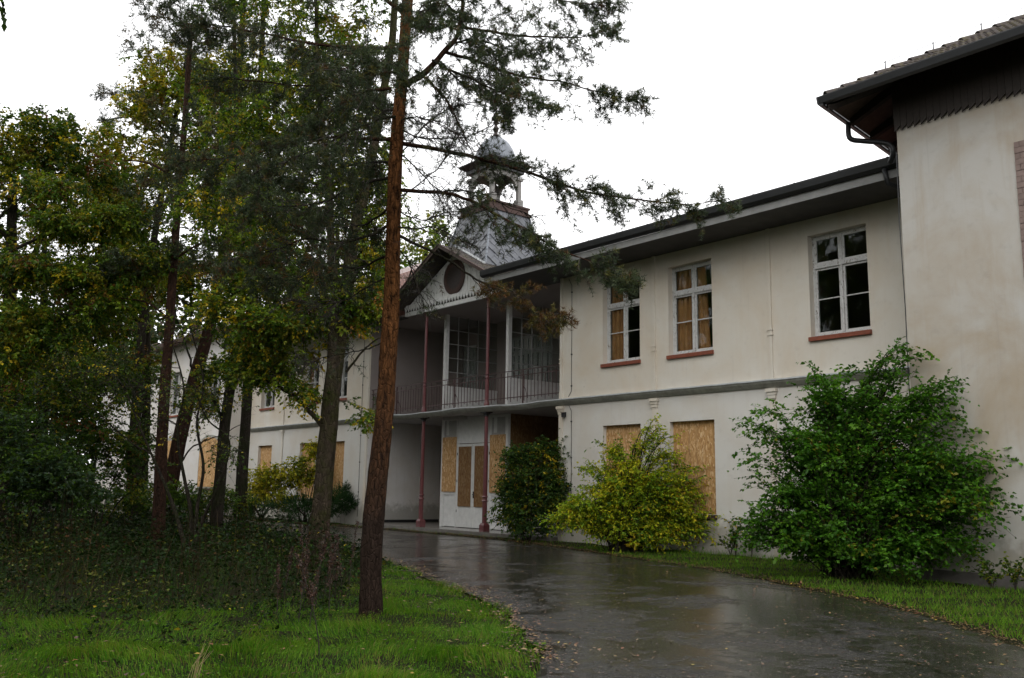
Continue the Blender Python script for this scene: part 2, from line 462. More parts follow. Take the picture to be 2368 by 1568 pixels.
MT['inside'] = m_plain("room_plaster", (0.17, 0.16, 0.15), 0.9, 0.2, 2)
MT['concrete'] = m_plain("wet_concrete", (0.20, 0.185, 0.17), 0.22, 0.35, 3, spec=0.5)
MT['wood_d'] = m_plain("dark_brown_wood", (0.030, 0.022, 0.018), 0.7, 0.4, 14)
MT['wood_b'] = m_plain("brown_soffit_boards", (0.11, 0.075, 0.06), 0.7, 0.35, 10)
MT['medal'] = m_plain("dark_medallion", (0.045, 0.032, 0.028), 0.6, 0.5, 16)
MT['rust'] = m_plain("rust_red_edge", (0.075, 0.042, 0.034), 0.7, 0.4, 14)
MT['pinkbrick'] = m_plain("pink_brown_brick", (0.225, 0.165, 0.145), 0.8, 0.35, 8)
MT['slate'] = m_slate("slate", (0.085, 0.092, 0.108), 0.40)
MT['tile'] = m_tile("red_roof_tile", (0.26, 0.115, 0.085), (0.10, 0.08, 0.05), 0.35, 0.36)
MT['tile_m'] = m_tile("mossy_roof_tile", (0.045, 0.034, 0.031), (0.085, 0.072, 0.014), 0.55, 0.8)
MT['asphalt'] = m_asphalt()
MT['soil'] = m_ground()
MT['leaf'] = m_leaf("leaf", 0.40, 0.38, 0.16)
MT['herb'] = m_leaf('herb_leaf', 0.2, 0.40, 0.06)
MT['needle'] = m_leaf("needle", 0.15, 0.5, 0.12)
MT['grass'] = m_leaf("grass_blade", 0.42, 0.5, 0.05)
MT['litter'] = m_leaf("fallen_leaf", 0.0, 0.5, 0.4)
MT['straw'] = m_plain('dry_straw', (0.42, 0.32, 0.16), 0.7, 0.3, 20)
MT['twig'] = m_plain("twig_bark", (0.035, 0.027, 0.02), 0.7, 0.4, 12)
MT['pine_bark'] = m_bark("pine_bark", (0.018, 0.011, 0.008), (0.045, 0.029, 0.022), None, 1.0, (0.125, 0.052, 0.018), (1.6, 3.8))
MT['pine_limb'] = m_bark('pine_limb_bark', (0.014, 0.010, 0.008), (0.075, 0.036, 0.020), None, 1.2)
MT['pine_far'] = m_bark("dark_pine_bark", (0.012, 0.009, 0.007), (0.06, 0.03, 0.02), None, 0.8)
MT['beech_bark'] = m_bark("mossy_bark", (0.022, 0.017, 0.012), (0.068, 0.052, 0.036), (0.036, 0.040, 0.010), 0.7)
MT['dark_bark'] = m_bark("dark_bark", (0.012, 0.010, 0.008), (0.045, 0.036, 0.028), (0.022, 0.026, 0.01), 0.8)

# ================================================================== GROUND, ROAD
ROAD_L = [(24.5, -17.4), (22.6, -15.8), (20.6, -14.2), (18.83, -12.7), (17.84, -11.85), (16.22, -10.78), (14.21, -9.71), (12.53, -9.17), (10.68, -8.41), (8.62, -7.65), (7.29, -7.24), (4.02, -6.49), (-0.95, -5.48), (-4.49, -5.01), (-10, -5.0), (-20, -5.4), (-40, -6.5)]
ROAD_R = [(31, -16.6), (27.5, -13.2), (24, -10.4), (20.39, -7.71), (18.4, -6.1), (15.57, -4.55), (12.94, -3.35), (10.7, -2.75), (8.8, -2.15), (6.09, -1.45), (3.55, -0.95), (1.11, -0.80), (-2.0, -0.80), (-5.2, -0.95), (-8.23, -1.6), (-20, -2.2), (-40, -3.2)]
def smooth_line(P, n):
    P = np.array(P, float)
    d = np.r_[0, np.cumsum(np.linalg.norm(np.diff(P, axis=0), axis=1))]
    # Catmull-Rom through the surveyed points
    s = np.linspace(0, d[-1], n); k = np.clip(np.searchsorted(d, s, side='right') - 1, 0, len(P) - 2)
    t = ((s - d[k]) / (d[k + 1] - d[k]))[:, None]
    p0, p1, p2, p3 = P[np.maximum(k - 1, 0)], P[k], P[k + 1], P[np.minimum(k + 2, len(P) - 1)]
    return 0.5 * (2 * p1 + (p2 - p0) * t + (2 * p0 - 5 * p1 + 4 * p2 - p3) * t ** 2 + (3 * p1 - p0 - 3 * p2 + p3) * t ** 3)
RL = smooth_line(ROAD_L, 260); RR = smooth_line(ROAD_R, 260)
RL += np.stack([np.sin(np.arange(260) * 1.7) * 0.05 + np.sin(np.arange(260) * 0.61) * 0.07, np.cos(np.arange(260) * 1.31) * 0.05], 1) * np.linspace(1, 0.3, 260)[:, None]
RR += np.stack([np.sin(np.arange(260) * 1.3) * 0.03, np.cos(np.arange(260) * 1.9) * 0.04], 1)
ROADPOLY = np.concatenate([RL, RR[::-1]])
def inside(P, poly):
    x, y = P[:, 0], P[:, 1]; r = np.zeros(len(P), bool); j = len(poly) - 1
    for i in range(len(poly)):
        xi, yi = poly[i]; xj, yj = poly[j]
        c = ((yi > y) != (yj > y)) & (x < (xj - xi) * (y - yi) / (yj - yi + 1e-12) + xi)
        r ^= c; j = i
    return r
def seg_dist(P, L):
    return np.sqrt(np.min(((P[:, None, :] - L[None, ::2]) ** 2).sum(-1), axis=1))
def gz(x, y):
    """height of the soil and grass"""
    x = np.asarray(x, float); y = np.asarray(y, float)
    z = -0.105 + 0.018 * np.sin(x * 1.9 + y * 0.7) * np.cos(y * 1.6 - x * 0.4) + 0.012 * np.sin(x * 4.1 - y * 3.3)
    left = np.clip((-(y + 9.2) - 0.30 * (x - 9)) / 3.0, 0, 1) * np.clip((13.5 - x) / 6, 0, 1)
    lawn = np.clip((x - 10) / 3, 0, 1) * np.clip((-8.5 - y) / 2, 0, 1)
    return z + 0.10 * left + lawn * (0.022 * np.sin(x * 5.3 + 1.7 * np.sin(y * 3.7)) * np.sin(y * 6.1 + x))
NR = 9
rm = MB()
for i in range(260):
    for j in range(NR):
        t = j / (NR - 1); p = RL[i] * (1 - t) + RR[i] * t
        rm.v.append((p[0], p[1], -0.100 - 0.012 * (1 - abs(2 * t - 1)) + (-0.03 if j in (0, NR - 1) else 0)))
for i in range(259):
    for j in range(NR - 1):
        a = i * NR + j; rm.f.append((a, a + NR, a + NR + 1, a + 1))
road = rm.build("road", MT['asphalt'], None, True)
tag(road, "wet dark asphalt drive curving past the entrance", None, None, "structure")

gx = np.unique(np.concatenate([np.linspace(-500, -60, 12), np.linspace(-60, -16, 23), np.arange(-16, 32, 0.35), np.linspace(32, 80, 20), np.linspace(80, 500, 10)]))
gy = np.unique(np.concatenate([np.linspace(-500, -60, 10), np.linspace(-60, -24, 16), np.arange(-24, 1.0, 0.35), np.linspace(1, 60, 24), np.linspace(60, 600, 12)]))
GX, GY = np.meshgrid(gx, gy)
P2 = np.stack([GX.ravel(), GY.ravel()], 1)
GZ = gz(P2[:, 0], P2[:, 1])
inr = inside(P2, ROADPOLY)
near = np.zeros(len(P2), bool)
sel = (P2[:, 0] > -42) & (P2[:, 0] < 34) & (P2[:, 1] > -20) & (P2[:, 1] < 4)
near[sel] = (seg_dist(P2[sel], RL) < 0.42) | (seg_dist(P2[sel], RR) < 0.42)
GZ = np.where(inr, -0.22, np.where(near, -0.135, GZ))
nxg = len(gx); gi = np.arange(len(gy) - 1)[:, None] * nxg + np.arange(nxg - 1)[None]
gm = MB(); gm.v = [tuple(p) for p in np.column_stack([P2, GZ]).tolist()]
gm.f = [(int(a), int(a + 1), int(a + nxg + 1), int(a + nxg)) for a in gi.ravel()]
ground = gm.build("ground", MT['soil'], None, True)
tag(ground, "dark soil under the grass and trees", None, None, "structure")

# ================================================================== MAIN BUILDING
X0, XP = 5.24, 16.535           # loggia edge, pavilion corner
SOF, YE = 7.37, -1.25           # soffit height, eave line
WIN = [(6.97, 8.33), (9.31, 10.69), (13.36, 14.75)]
UZ, LZ = (4.70, 6.99), (0.79, 3.03)

def holed_wall(x0, x1, z0, z1, holes, y=0.0, depth=0.34):
    """front sheet of a wall with real openings and their reveals"""
    m = MB()
    xs = sorted({x0, x1, *[h[0] for h in holes], *[h[1] for h in holes]})
    zs = sorted({z0, z1, *[h[2] for h in holes], *[h[3] for h in holes]})
    for i in range(len(xs) - 1):
        for k in range(len(zs) - 1):
            cxm, czm = (xs[i] + xs[i + 1]) / 2, (zs[k] + zs[k + 1]) / 2
            if any(h[0] < cxm < h[1] and h[2] < czm < h[3] for h in holes): continue
            m.add([(xs[i], y, zs[k]), (xs[i + 1], y, zs[k]), (xs[i + 1], y, zs[k + 1]), (xs[i], y, zs[k + 1])], [(0, 1, 2, 3)])
    for a, b, c, d in [h[:4] for h in holes]:
        yb = y + depth
        m.add([(a, y, c), (a, yb, c), (a, yb, d), (a, y, d)], [(0, 1, 2, 3)])
        m.add([(b, y, c), (b, y, d), (b, yb, d), (b, yb, c)], [(0, 1, 2, 3)])
        m.add([(a, y, d), (a, yb, d), (b, yb, d), (b, y, d)], [(0, 1, 2, 3)])
        m.add([(a, y, c), (b, y, c), (b, yb, c), (a, yb, c)], [(0, 1, 2, 3)])
    return m

def curtain_mesh(x0, x1, z0, z1, y, waves, flare=0.0):
    n = 60; m = MB()
    for k, z in enumerate((z0, (z0 + z1) / 2, z1)):
        for i in range(n + 1):
            t = i / n; xr = x1 + flare * (1 - k / 2)
            x = x0 + (xr - x0) * t
            m.v.append((x, y + 0.045 * math.sin(t * waves * 2 * PI + 0.6 * math.sin(t * 9)) + 0.015 * math.sin(t * waves * 4.7 * PI), z))
    for k in range(2):
        for i in range(n):
            a = k * (n + 1) + i; m.f.append((a, a + 1, a + n + 2, a + n + 1))
    return m
def make_window(par, x0, x1, z0, z1, y=0.0, curtains=(), label=None, sill=True):
    """peeling wooden window: frame > pane, glazing_bar, sill, curtain"""
    yf = y + 0.17; d = 0.07; o = 0.055
    zt = z0 + 0.695 * (z1 - z0); xm = (x0 + x1) / 2; s = 0.045
    f = MB()
    f.box(x0, x0 + o, yf, yf + d, z0, z1).box(x1 - o, x1, yf, yf + d, z0, z1)
    f.box(x0 + o, x1 - o, yf, yf + d, z1 - o, z1).box(x0 + o, x1 - o, yf, yf + d, z0, z0 + 0.07)
    f.box(x0 + o, x1 - o, yf - 0.03, yf + d, zt - 0.05, zt + 0.05)           # transom
    f.box(xm - 0.028, xm + 0.028, yf - 0.02, yf + d, z0 + 0.07, zt - 0.05).box(xm - 0.03, xm + 0.03, yf - 0.01, yf + d, zt + 0.05, z1 - o)
    for a, b in ((x0 + o, xm - 0.03), (xm + 0.03, x1 - o)):                  # sash stiles and rails
        for c, e in ((z0 + 0.07, zt - 0.05), (zt + 0.05, z1 - o)):
            f.box(a, a + s, yf + 0.012, yf + d - 0.01, c, e).box(b - s, b, yf + 0.012, yf + d - 0.01, c, e)
            f.box(a + s, b - s, yf + 0.012, yf + d - 0.01, c, c + s).box(a + s, b - s, yf + 0.012, yf + d - 0.01, e - s, e)
    f.box(x0 - 0.0 + 0.01, x1 - 0.01, yf - 0.045, yf, z0 + 0.005, z0 + 0.05)   # weather bar
    w = f.build("window", MT['frame'], par)
    if label: w["label"] = label
    zb = z0 + 0.37 * (z1 - z0)
    for a, b in ((x0 + o + s, xm - 0.03 - s), (xm + 0.03 + s, x1 - o - s)):
        MB().box(a, b, yf + 0.018, yf + 0.05, zb - 0.012, zb + 0.012).build("glazing_bar", MT['frame'], w)
        for c, e in ((z0 + 0.115, zb - 0.012), (zb + 0.012, zt - 0.095), (zt + 0.095, z1 - o - s)):
            MB().box(a - 0.006, b + 0.006, yf + 0.030, yf + 0.036, c - 0.004, e + 0.004).build("pane", MT['glass'], w)
    if sill:
        MB().add([(x0 - 0.03, y - 0.07, z0 - 0.095), (x1 + 0.03, y - 0.07, z0 - 0.095), (x1 + 0.03, y + 0.16, z0 - 0.095), (x0 - 0.03, y + 0.16, z0 - 0.095),
                  (x0 - 0.03, y - 0.07, z0 - 0.005), (x1 + 0.03, y - 0.07, z0 - 0.005), (x1 + 0.03, y + 0.16, z0 + 0.012), (x0 - 0.03, y + 0.16, z0 + 0.012)],
                 [(3, 2, 1, 0), (4, 5, 6, 7), (0, 1, 5, 4), (1, 2, 6, 5), (2, 3, 7, 6), (3, 0, 4, 7)]).build("sill", MT['brick'], w)
    for a, b, wv, fl in curtains:
        curtain_mesh(a, b, z0 + 0.02, z1 - 0.03, yf + 0.125, wv, fl).build("curtain", MT['curtain'], w, True)
    return w
def board_window(par, x0, x1, z0, z1, y=0.0, joint=False, label=None):
    bw = MB().box(x0 + 0.002, x1 - 0.002, y + 0.13, y + 0.155, z0 + 0.004, z1 - 0.002).build("window_board", MT['osb'], par)
    if joint:
        MB().box((x0 + x1) / 2 - 0.02, (x0 + x1) / 2 + 0.02, y + 0.118, y + 0.1295, z0 + 0.01, z1 - 0.01).build("batten", MT['osb'], bw)
    MB().box(x0 - 0.03, x1 + 0.03, y - 0.07, y + 0.12, z0 - 0.10, z0 - 0.004).build("sill", MT['sill_d'], bw)
    for dx in (0.05, (x1 - x0) / 2, x1 - x0 - 0.05):
        for dz in (0.06, z1 - z0 - 0.07):
            MB().lathe([(0.012, 0), (0.008, 0.004)], (0, 0, 0), 6).build("screw", MT['gutter'], bw).matrix_basis = Matrix.Translation((x0 + dx, y + 0.13, z0 + dz)) @ Matrix.Rotation(PI / 2, 4, 'X')
    return bw

main = thing("main_building", (0, 0.6, -0.1), "long two-storey cream building with central loggia, gable and lantern tower", "building")
holesR = [(a, b, *UZ) for a, b in WIN] + [(a, b, *LZ) for a, b in WIN]
holesL = [(-b, -a, *z) for a, b, *z in holesR]
for a, b, hs in ((X0, XP + 0.05, holesR), (-16.2, -X0, holesL)):
    holed_wall(a, b, 3.75, SOF + 0.1, [h for h in hs if h[2] > 3.75]).build("upper_wall", MT['wall'], main)
    holed_wall(a, b, -0.25, 3.75, [h for h in hs if h[2] < 3.75]).build("lower_wall", MT['wall_lo'], main)
cur = {0: [(7.03, 7.66, 4.5, 0.0)], 1: [(9.37, 9.98, 4, 0.0), (10.02, 10.28, 2.5, 0.14)], 2: []}
labs = {0: "peeling white window with one ochre curtain", 1: "peeling white window with two ochre curtains", 2: "peeling white window without curtains"}
for i, (a, b) in enumerate(WIN):
    make_window(main, a, b, *UZ, 0.0, cur[i], labs[i])
    make_window(main, -b, -a, *UZ, 0.0, [(-b + 0.06, -b + 0.5, 4, 0)] if i == 1 else [])
    board_window(main, a, b, *LZ)
    board_window(main, -b, -a, *LZ, joint=(i == 0))
# rooms behind the windows (closed, unlit)
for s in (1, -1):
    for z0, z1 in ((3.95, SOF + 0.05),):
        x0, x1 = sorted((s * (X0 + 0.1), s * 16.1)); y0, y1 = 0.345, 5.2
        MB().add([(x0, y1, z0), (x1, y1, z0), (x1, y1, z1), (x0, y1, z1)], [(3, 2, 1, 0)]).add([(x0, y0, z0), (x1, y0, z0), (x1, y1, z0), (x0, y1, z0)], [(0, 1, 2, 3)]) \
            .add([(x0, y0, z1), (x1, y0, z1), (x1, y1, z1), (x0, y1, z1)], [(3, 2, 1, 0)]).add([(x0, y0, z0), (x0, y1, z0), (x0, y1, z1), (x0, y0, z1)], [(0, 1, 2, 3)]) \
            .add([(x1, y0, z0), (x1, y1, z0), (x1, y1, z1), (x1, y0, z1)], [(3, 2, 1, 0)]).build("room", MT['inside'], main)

# string course with a lead lip, slightly wavy along the slab edge
def course(x0, x1, name, wav=0.0):
    prof = [(0.02, 3.67), (-0.05, 3.68), (-0.13, 3.76), (-0.15, 3.80), (-0.15, 3.825), (0.02, 3.835)]
    n = 40; m = MB()
    for i in range(n + 1):
        x = x0 + (x1 - x0) * i / n; dz = wav * (0.022 * math.sin(x * 1.15 + 0.6) + 0.009 * math.sin(x * 3.1))
        for y, z in prof: m.v.append((x, y, z + dz))
    k = len(prof)
    for i in range(n):
        for j in range(k - 1): m.f.append((i * k + j, (i + 1) * k + j, (i + 1) * k + j + 1, i * k + j + 1))
    m.f += [tuple(range(k)), tuple(range(n * k, (n + 1) * k))[::-1]]
    c = m.build(name, MT['course'], main)
    l = MB()
    for i in range(n + 1):
        x = x0 + (x1 - x0) * i / n; dz = wav * (0.022 * math.sin(x * 1.15 + 0.6) + 0.009 * math.sin(x * 3.1)) + 0.004 * math.sin(x * 7.3)
        for y, z in ((0.0, 3.862), (-0.172, 3.846), (-0.172, 3.812), (-0.166, 3.812)): l.v.append((x, y, z + dz))
    for i in range(n):
        for j in range(3): l.f.append((i * 4 + j, (i + 1) * 4 + j, (i + 1) * 4 + j + 1, i * 4 + j + 1))
    l.build("lead_lip", MT['lead'], c)
    return c
course(X0 + 0.002, XP, "string_course"); course(-16.2, -X0 - 0.002, "string_course"); course(-X0, X0, "slab_moulding", 1.0)

# eaves
def eave(x0, x1):
    MB().box(x0, x1, YE + 0.022, 0.3, SOF, SOF + 0.04).build("soffit", MT['soffit'], main)
    MB().box(x0, x1, YE, YE + 0.02, SOF - 0.005, SOF + 0.16).build("fascia", MT['fascia'], main)
    pr_ = [(YE + 0.0, SOF + 0.17), (YE - 0.07, SOF + 0.17), (YE - 0.14, SOF + 0.22), (YE - 0.16, SOF + 0.34), (YE - 0.16, SOF + 0.375), (YE - 0.145, SOF + 0.375), (YE - 0.13, SOF + 0.24), (YE, SOF + 0.21)]
    g = MB().prism(pr_, x0 - 0.02, x1 + 0.02, 'x').build("gutter", MT['gutter'], main)
    n = int(abs(x1 - x0) / 1.0)
    for i in range(n):
        xb = x0 + (i + 0.5) * (x1 - x0) / n
        MB().box(xb - 0.015, xb + 0.015, YE - 0.165, YE, SOF + 0.376, SOF + 0.384).build("bracket", MT['gutter'], g)
eave(3.22, XP); eave(-16.3, -3.22)
# roofs
def slope_roof(x0, x1, m_, yr, mat, name):
    z0 = SOF + 0.30
    zr = z0 + m_ * (yr - YE)
    return MB().add([(x0, YE - 0.06, z0 - 0.02), (x1, YE - 0.06, z0 - 0.02), (x1, yr, zr), (x0, yr, zr), (x0, 2 * yr + 1, z0), (x1, 2 * yr + 1, z0)],
                    [(0, 1, 2, 3), (3, 2, 5, 4)]).build(name, mat, main)
slope_roof(3.0, XP, 0.30, 5.5, MT['tile'], "right_roof")
roofL = slope_roof(-16.3, -3.0, 0.60, 5.0, MT['tile'], "left_roof")
# pantiles on the left roof: the nearest eave courses are single tiles, the rest one mass
def tile_mesh(name, w, l, mat):
    m = MB(); n = 6
    for k in range(2):
        for i in range(n + 1):
            t = i / n; z = 0.035 * math.sin(t * 2 * PI)
            m.v.append((t * w - 0.01, k * l, z + (0.028 if k == 0 else 0.0)))
            m.v.append((t * w - 0.01, k * l, z + (0.006 if k == 0 else -0.012)))
    for i in range(n):
        a = 2 * i; b = 2 * (n + 1) + 2 * i
        m.f += [(a, a + 2, b + 2, b), (a + 1, a, a, a + 1)[:0] or (a + 1, a + 3, a + 2, a)]
    me = bpy.data.meshes.new(name); me.from_pydata(m.v, [], m.f); me.validate(); me.update()
    me.polygons.foreach_set("use_smooth", [True] * len(me.polygons))
    me.materials.append(mat); return me
tme = tile_mesh("roof_tile", 0.24, 0.36, MT['tile'])
ang = math.atan(0.6); ca_, sa_ = math.cos(ang), math.sin(ang)
mass = MB(); nt = 0
for row in range(16):
    for c in range(55):
        x = -16.25 + c * 0.24; s_ = row * 0.33
        org = (x, YE - 0.05 + s_ * ca_, SOF + 0.315 + s_ * sa_)
        mt = Matrix.Translation(org) @ Matrix.Rotation(ang, 4, 'X')
        if row < 12 and c >= 31 and nt < 288:
            shared("roof_tile", tme, mt, roofL); nt += 1
        else:
            b = len(mass.v)
            mass.v += [tuple(mt @ v.co) for v in tme.vertices]; mass.f += [tuple(b + i for i in p.vertices) for p in tme.polygons]
tm_ = mass.build("tile_field", MT['tile'], roofL, True); tm_["kind"] = "stuff"

# slim engaged posts on the wall face, with capitals and collars
def wall_strip(x, z0, z1, w, upper):
    m = MB().box(x - w, x + w, -0.045, 0.004, z0, z1)
    s = m.build("wall_strip", MT['wall'], main)
    if upper:
        for z in (4.86, 4.98): MB().box(x - w - 0.02, x + w + 0.02, -0.062, 0.003, z, z + 0.035).build("collar", MT['wall'], s)
        MB().box(x - w - 0.012, x + w + 0.012, -0.055, 0.003, 3.84, 4.06).build("base", MT['wall'], s)
    else:
        for z, e in ((3.42, 0.015), (3.50, 0.03), (3.57, 0.055)): MB().box(x - w - e, x + w + e, -0.05 - e, 0.003, z, z + 0.075).build("capital", MT['wall'], s)
for x in (8.84, 12.34, X0 + 0.09, -8.84, -12.34, -X0 - 0.09):
    wall_strip(x, 3.84, SOF, 0.045, True); wall_strip(x, -0.2, 3.62, 0.075, False)
# cables clipped to the wall
def cable(pts, r, name="cable", par=main):
    return MB().tube(pts, r, 5).build(name, MT['gutter'], par)
for x in (5.75, -5.75):
    cb = cable([(x - 0.12, -0.02, 7.3), (x, -0.02, 7.1), (x + 0.01, -0.02, 6.2), (x, -0.02, 5.0), (x, -0.02, 4.05), (x - 0.12, -0.02, 3.9)], 0.008)
    for z in (6.9, 6.0, 5.1, 4.2): MB().box(x - 0.018, x + 0.018, -0.035, 0.002, z - 0.018, z + 0.018).build("clip", MT['gutter'], cb)
    cb = cable([(x - 0.1, -0.02, 3.66), (x, -0.02, 3.5), (x + 0.01, -0.02, 2.0), (x, -0.02, 0.2)], 0.008)
    for z in (3.2, 2.2, 1.1): MB().box(x - 0.018, x + 0.018, -0.035, 0.002, z - 0.018, z + 0.018).build("clip", MT['gutter'], cb)

# ------------------------------------------------------------------ loggia
YB = 3.3
MB().add([(-X0, 0, -0.25), (-X0, YB, -0.25), (-X0, YB, 3.7), (-X0, 0, 3.7)], [(0, 1, 2, 3)]).build("loggia_side_wall", MT['wall_w'], main)
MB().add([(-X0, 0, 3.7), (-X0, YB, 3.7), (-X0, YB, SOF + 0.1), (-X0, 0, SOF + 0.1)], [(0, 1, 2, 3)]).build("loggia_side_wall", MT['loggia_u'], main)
MB().add([(X0, 0, -0.25), (X0, YB, -0.25), (X0, YB, SOF + 0.1), (X0, 0, SOF + 0.1)], [(3, 2, 1, 0)]).build("loggia_side_wall", MT['loggia'], main)
MB().box(-X0, -X0 + 0.012, 0.01, YB, 0.0, 0.09).build("skirting", MT['black'], main)
MB().box(-X0, X0, -0.02, YB, 3.70, 3.82).build("balcony_slab", MT['grey'], main)
MB().box(-X0, X0, -0.30, YB, -0.2, 0.0).build("porch_slab", MT['concrete'], main)
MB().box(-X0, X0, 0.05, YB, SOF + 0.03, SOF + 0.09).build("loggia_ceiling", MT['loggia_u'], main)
bh = [(-3.95, -3.05, 4.85, 6.75), (-1.3, 1.3, 4.85, 6.75), (3.05, 3.95, 4.85, 6.75)]
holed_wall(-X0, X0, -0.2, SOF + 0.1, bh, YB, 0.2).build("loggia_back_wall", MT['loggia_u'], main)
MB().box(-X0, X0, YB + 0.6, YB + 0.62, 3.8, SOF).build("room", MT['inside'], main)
for a, b, c, d in bh:
    nb = 2 if b - a < 1 else 5
    for i in range(nb):
        w = (b - a) / nb
        make_window(main, a + i * w, a + (i + 1) * w, c, d, YB - 0.08, sill=False)

# ------------------------------------------------------------------ vestibule behind the columns
YV, XV = 0.92, 1.81
vest = MB().box(-XV, -XV + 0.12, YV, YV + 0.12, 0.0, 3.69).box(XV - 0.12, XV, YV, YV + 0.12, 0.0, 3.69).box(-XV + 0.12, XV - 0.12, YV + 0.02, YV + 0.1, 3.60, 3.69) \
    .box(-0.96, -0.89, YV + 0.01, YV + 0.11, 0.0, 3.60).box(0.89, 0.96, YV + 0.01, YV + 0.11, 0.0, 3.60).build("vestibule", MT['white'], main)
for a, b in ((-XV + 0.12, -0.96), (0.96, XV - 0.12)):
    fr = MB().box(a, b, YV + 0.015, YV + 0.09, 1.08, 1.17).box(a, b, YV + 0.015, YV + 0.09, 0.02, 0.12).box(a, a + 0.06, YV + 0.015, YV + 0.09, 0.12, 1.08).box(b - 0.06, b, YV + 0.015, YV + 0.09, 0.12, 1.08)
    fr.box(a + 0.06, b - 0.06, YV + 0.045, YV + 0.07, 0.12, 1.08).build("parapet_panel", MT['white'], vest)
    MB().box(a - 0.03, b + 0.03, YV - 0.022, YV + 0.008, 1.175, 3.03).build("board", MT['osb'], vest)
    MB().box(a, b, YV + 0.04, YV + 0.06, 3.03, 3.60).build("top_light", MT['grey'], vest)
    MB().box(a + 0.12, a + 0.26, YV + 0.025, YV + 0.039, 3.10, 3.60).build("batten", MT['white'], vest)
MB().box(-0.89, 0.89, YV + 0.03, YV + 0.06, 2.80, 3.60).build("transom_panel", MT['white'], vest)
MB().box(1.28, 1.37, YV + 0.008, YV + 0.0145, 1.10, 1.16).build("plate", MT['wall'], vest)
for s in (-1, 1):
    a, b = sorted((s * 0.012, s * 0.885))
    dm = MB().box(a, a + 0.10, YV + 0.02, YV + 0.08, 0.02, 2.78).box(b - 0.10, b, YV + 0.02, YV + 0.08, 0.02, 2.78).box(a + 0.1, b - 0.1, YV + 0.02, YV + 0.08, 2.68, 2.78).box(a + 0.1, b - 0.1, YV + 0.02, YV + 0.08, 0.02, 0.16)
    dm.box(a + 0.1, b - 0.1, YV + 0.035, YV + 0.065, 0.16, 0.75)
    dr = dm.build("door", MT['white'], main)
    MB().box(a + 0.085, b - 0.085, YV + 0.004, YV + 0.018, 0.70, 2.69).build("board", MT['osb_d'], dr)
    for z in (0.5, 1.5, 2.4): MB().lathe([(0.012, 0), (0.012, 0.09)], (b - 0.012 if s > 0 else a + 0.012, YV + 0.012, z), 6).build("hinge", MT['gutter'], dr)
    if s > 0:
        MB().box(a + 0.025, a + 0.065, YV + 0.004, YV + 0.0195, 0.98, 1.20).tube([(a + 0.045, YV - 0.03, 1.10), (a + 0.045, YV - 0.035, 1.10), (a + 0.17, YV - 0.035, 1.09)], 0.011, 6).build("handle", MT['gutter'], dr)
for s in (-1, 1):                                       # sides of the vestibule
    x = s * (XV - 0.05)
    sp = MB().box(x - 0.03, x + 0.03, YV + 0.12, YB - 0.005, 0.02, 1.12).box(x - 0.04, x + 0.04, YV + 0.12, YB - 0.005, 1.12, 1.18).build("vestibule_side", MT['white'], main)
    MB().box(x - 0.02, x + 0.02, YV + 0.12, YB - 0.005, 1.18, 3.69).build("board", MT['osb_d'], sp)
    MB().box(x + s * 0.03, x + s * 0.036, YV + 0.12, YB - 0.005, 0.0, 0.07).build("skirting", MT['black'], sp)
    # upper glazed screen: post, parapet, glazing grid
    ps = MB().box(s * XV, s * (XV - 0.13), YV - 0.02, YV + 0.12, 3.83, SOF + 0.03).build("screen_post", MT['white'], main)
    MB().box(x - 0.03, x + 0.03, YV + 0.12, YB - 0.005, 3.83, 4.78).box(x - 0.05, x + 0.05, YV + 0.12, YB - 0.005, 4.78, 4.85).build("parapet_panel", MT['white'], ps)
    L_ = YB - YV - 0.13
    for i in range(1, 5):
        y = YV + 0.12 + L_ * i / 5; MB().box(x - 0.02, x + 0.02, y - 0.016, y + 0.016, 4.85, SOF + 0.02).build("glazing_bar", MT['bar'], ps)
    for k in range(1, 5):
        z = 4.85 + (SOF - 4.85) * k / 5; MB().box(x - 0.017, x + 0.017, YV + 0.12, YB - 0.005, z - 0.014, z + 0.014).build("glazing_bar", MT['bar'], ps)
    for i in range(5):
        for k in range(5):
            if (i * 3 + k * 5 + (s > 0)) % 7 == 0: continue
            y = YV + 0.12 + L_ * i / 5; z = 4.85 + (SOF - 4.85) * k / 5
            MB().box(x - 0.003, x + 0.003, y + 0.014, y + L_ / 5 - 0.014, z + 0.012, z + (SOF - 4.85) / 5 - 0.012).build("pane", MT['glass'], ps)
MB().box(-1.3, -0.1, YV - 0.35, YV - 0.2, 3.60, 3.70).build("porch_light", MT['grey'], main)

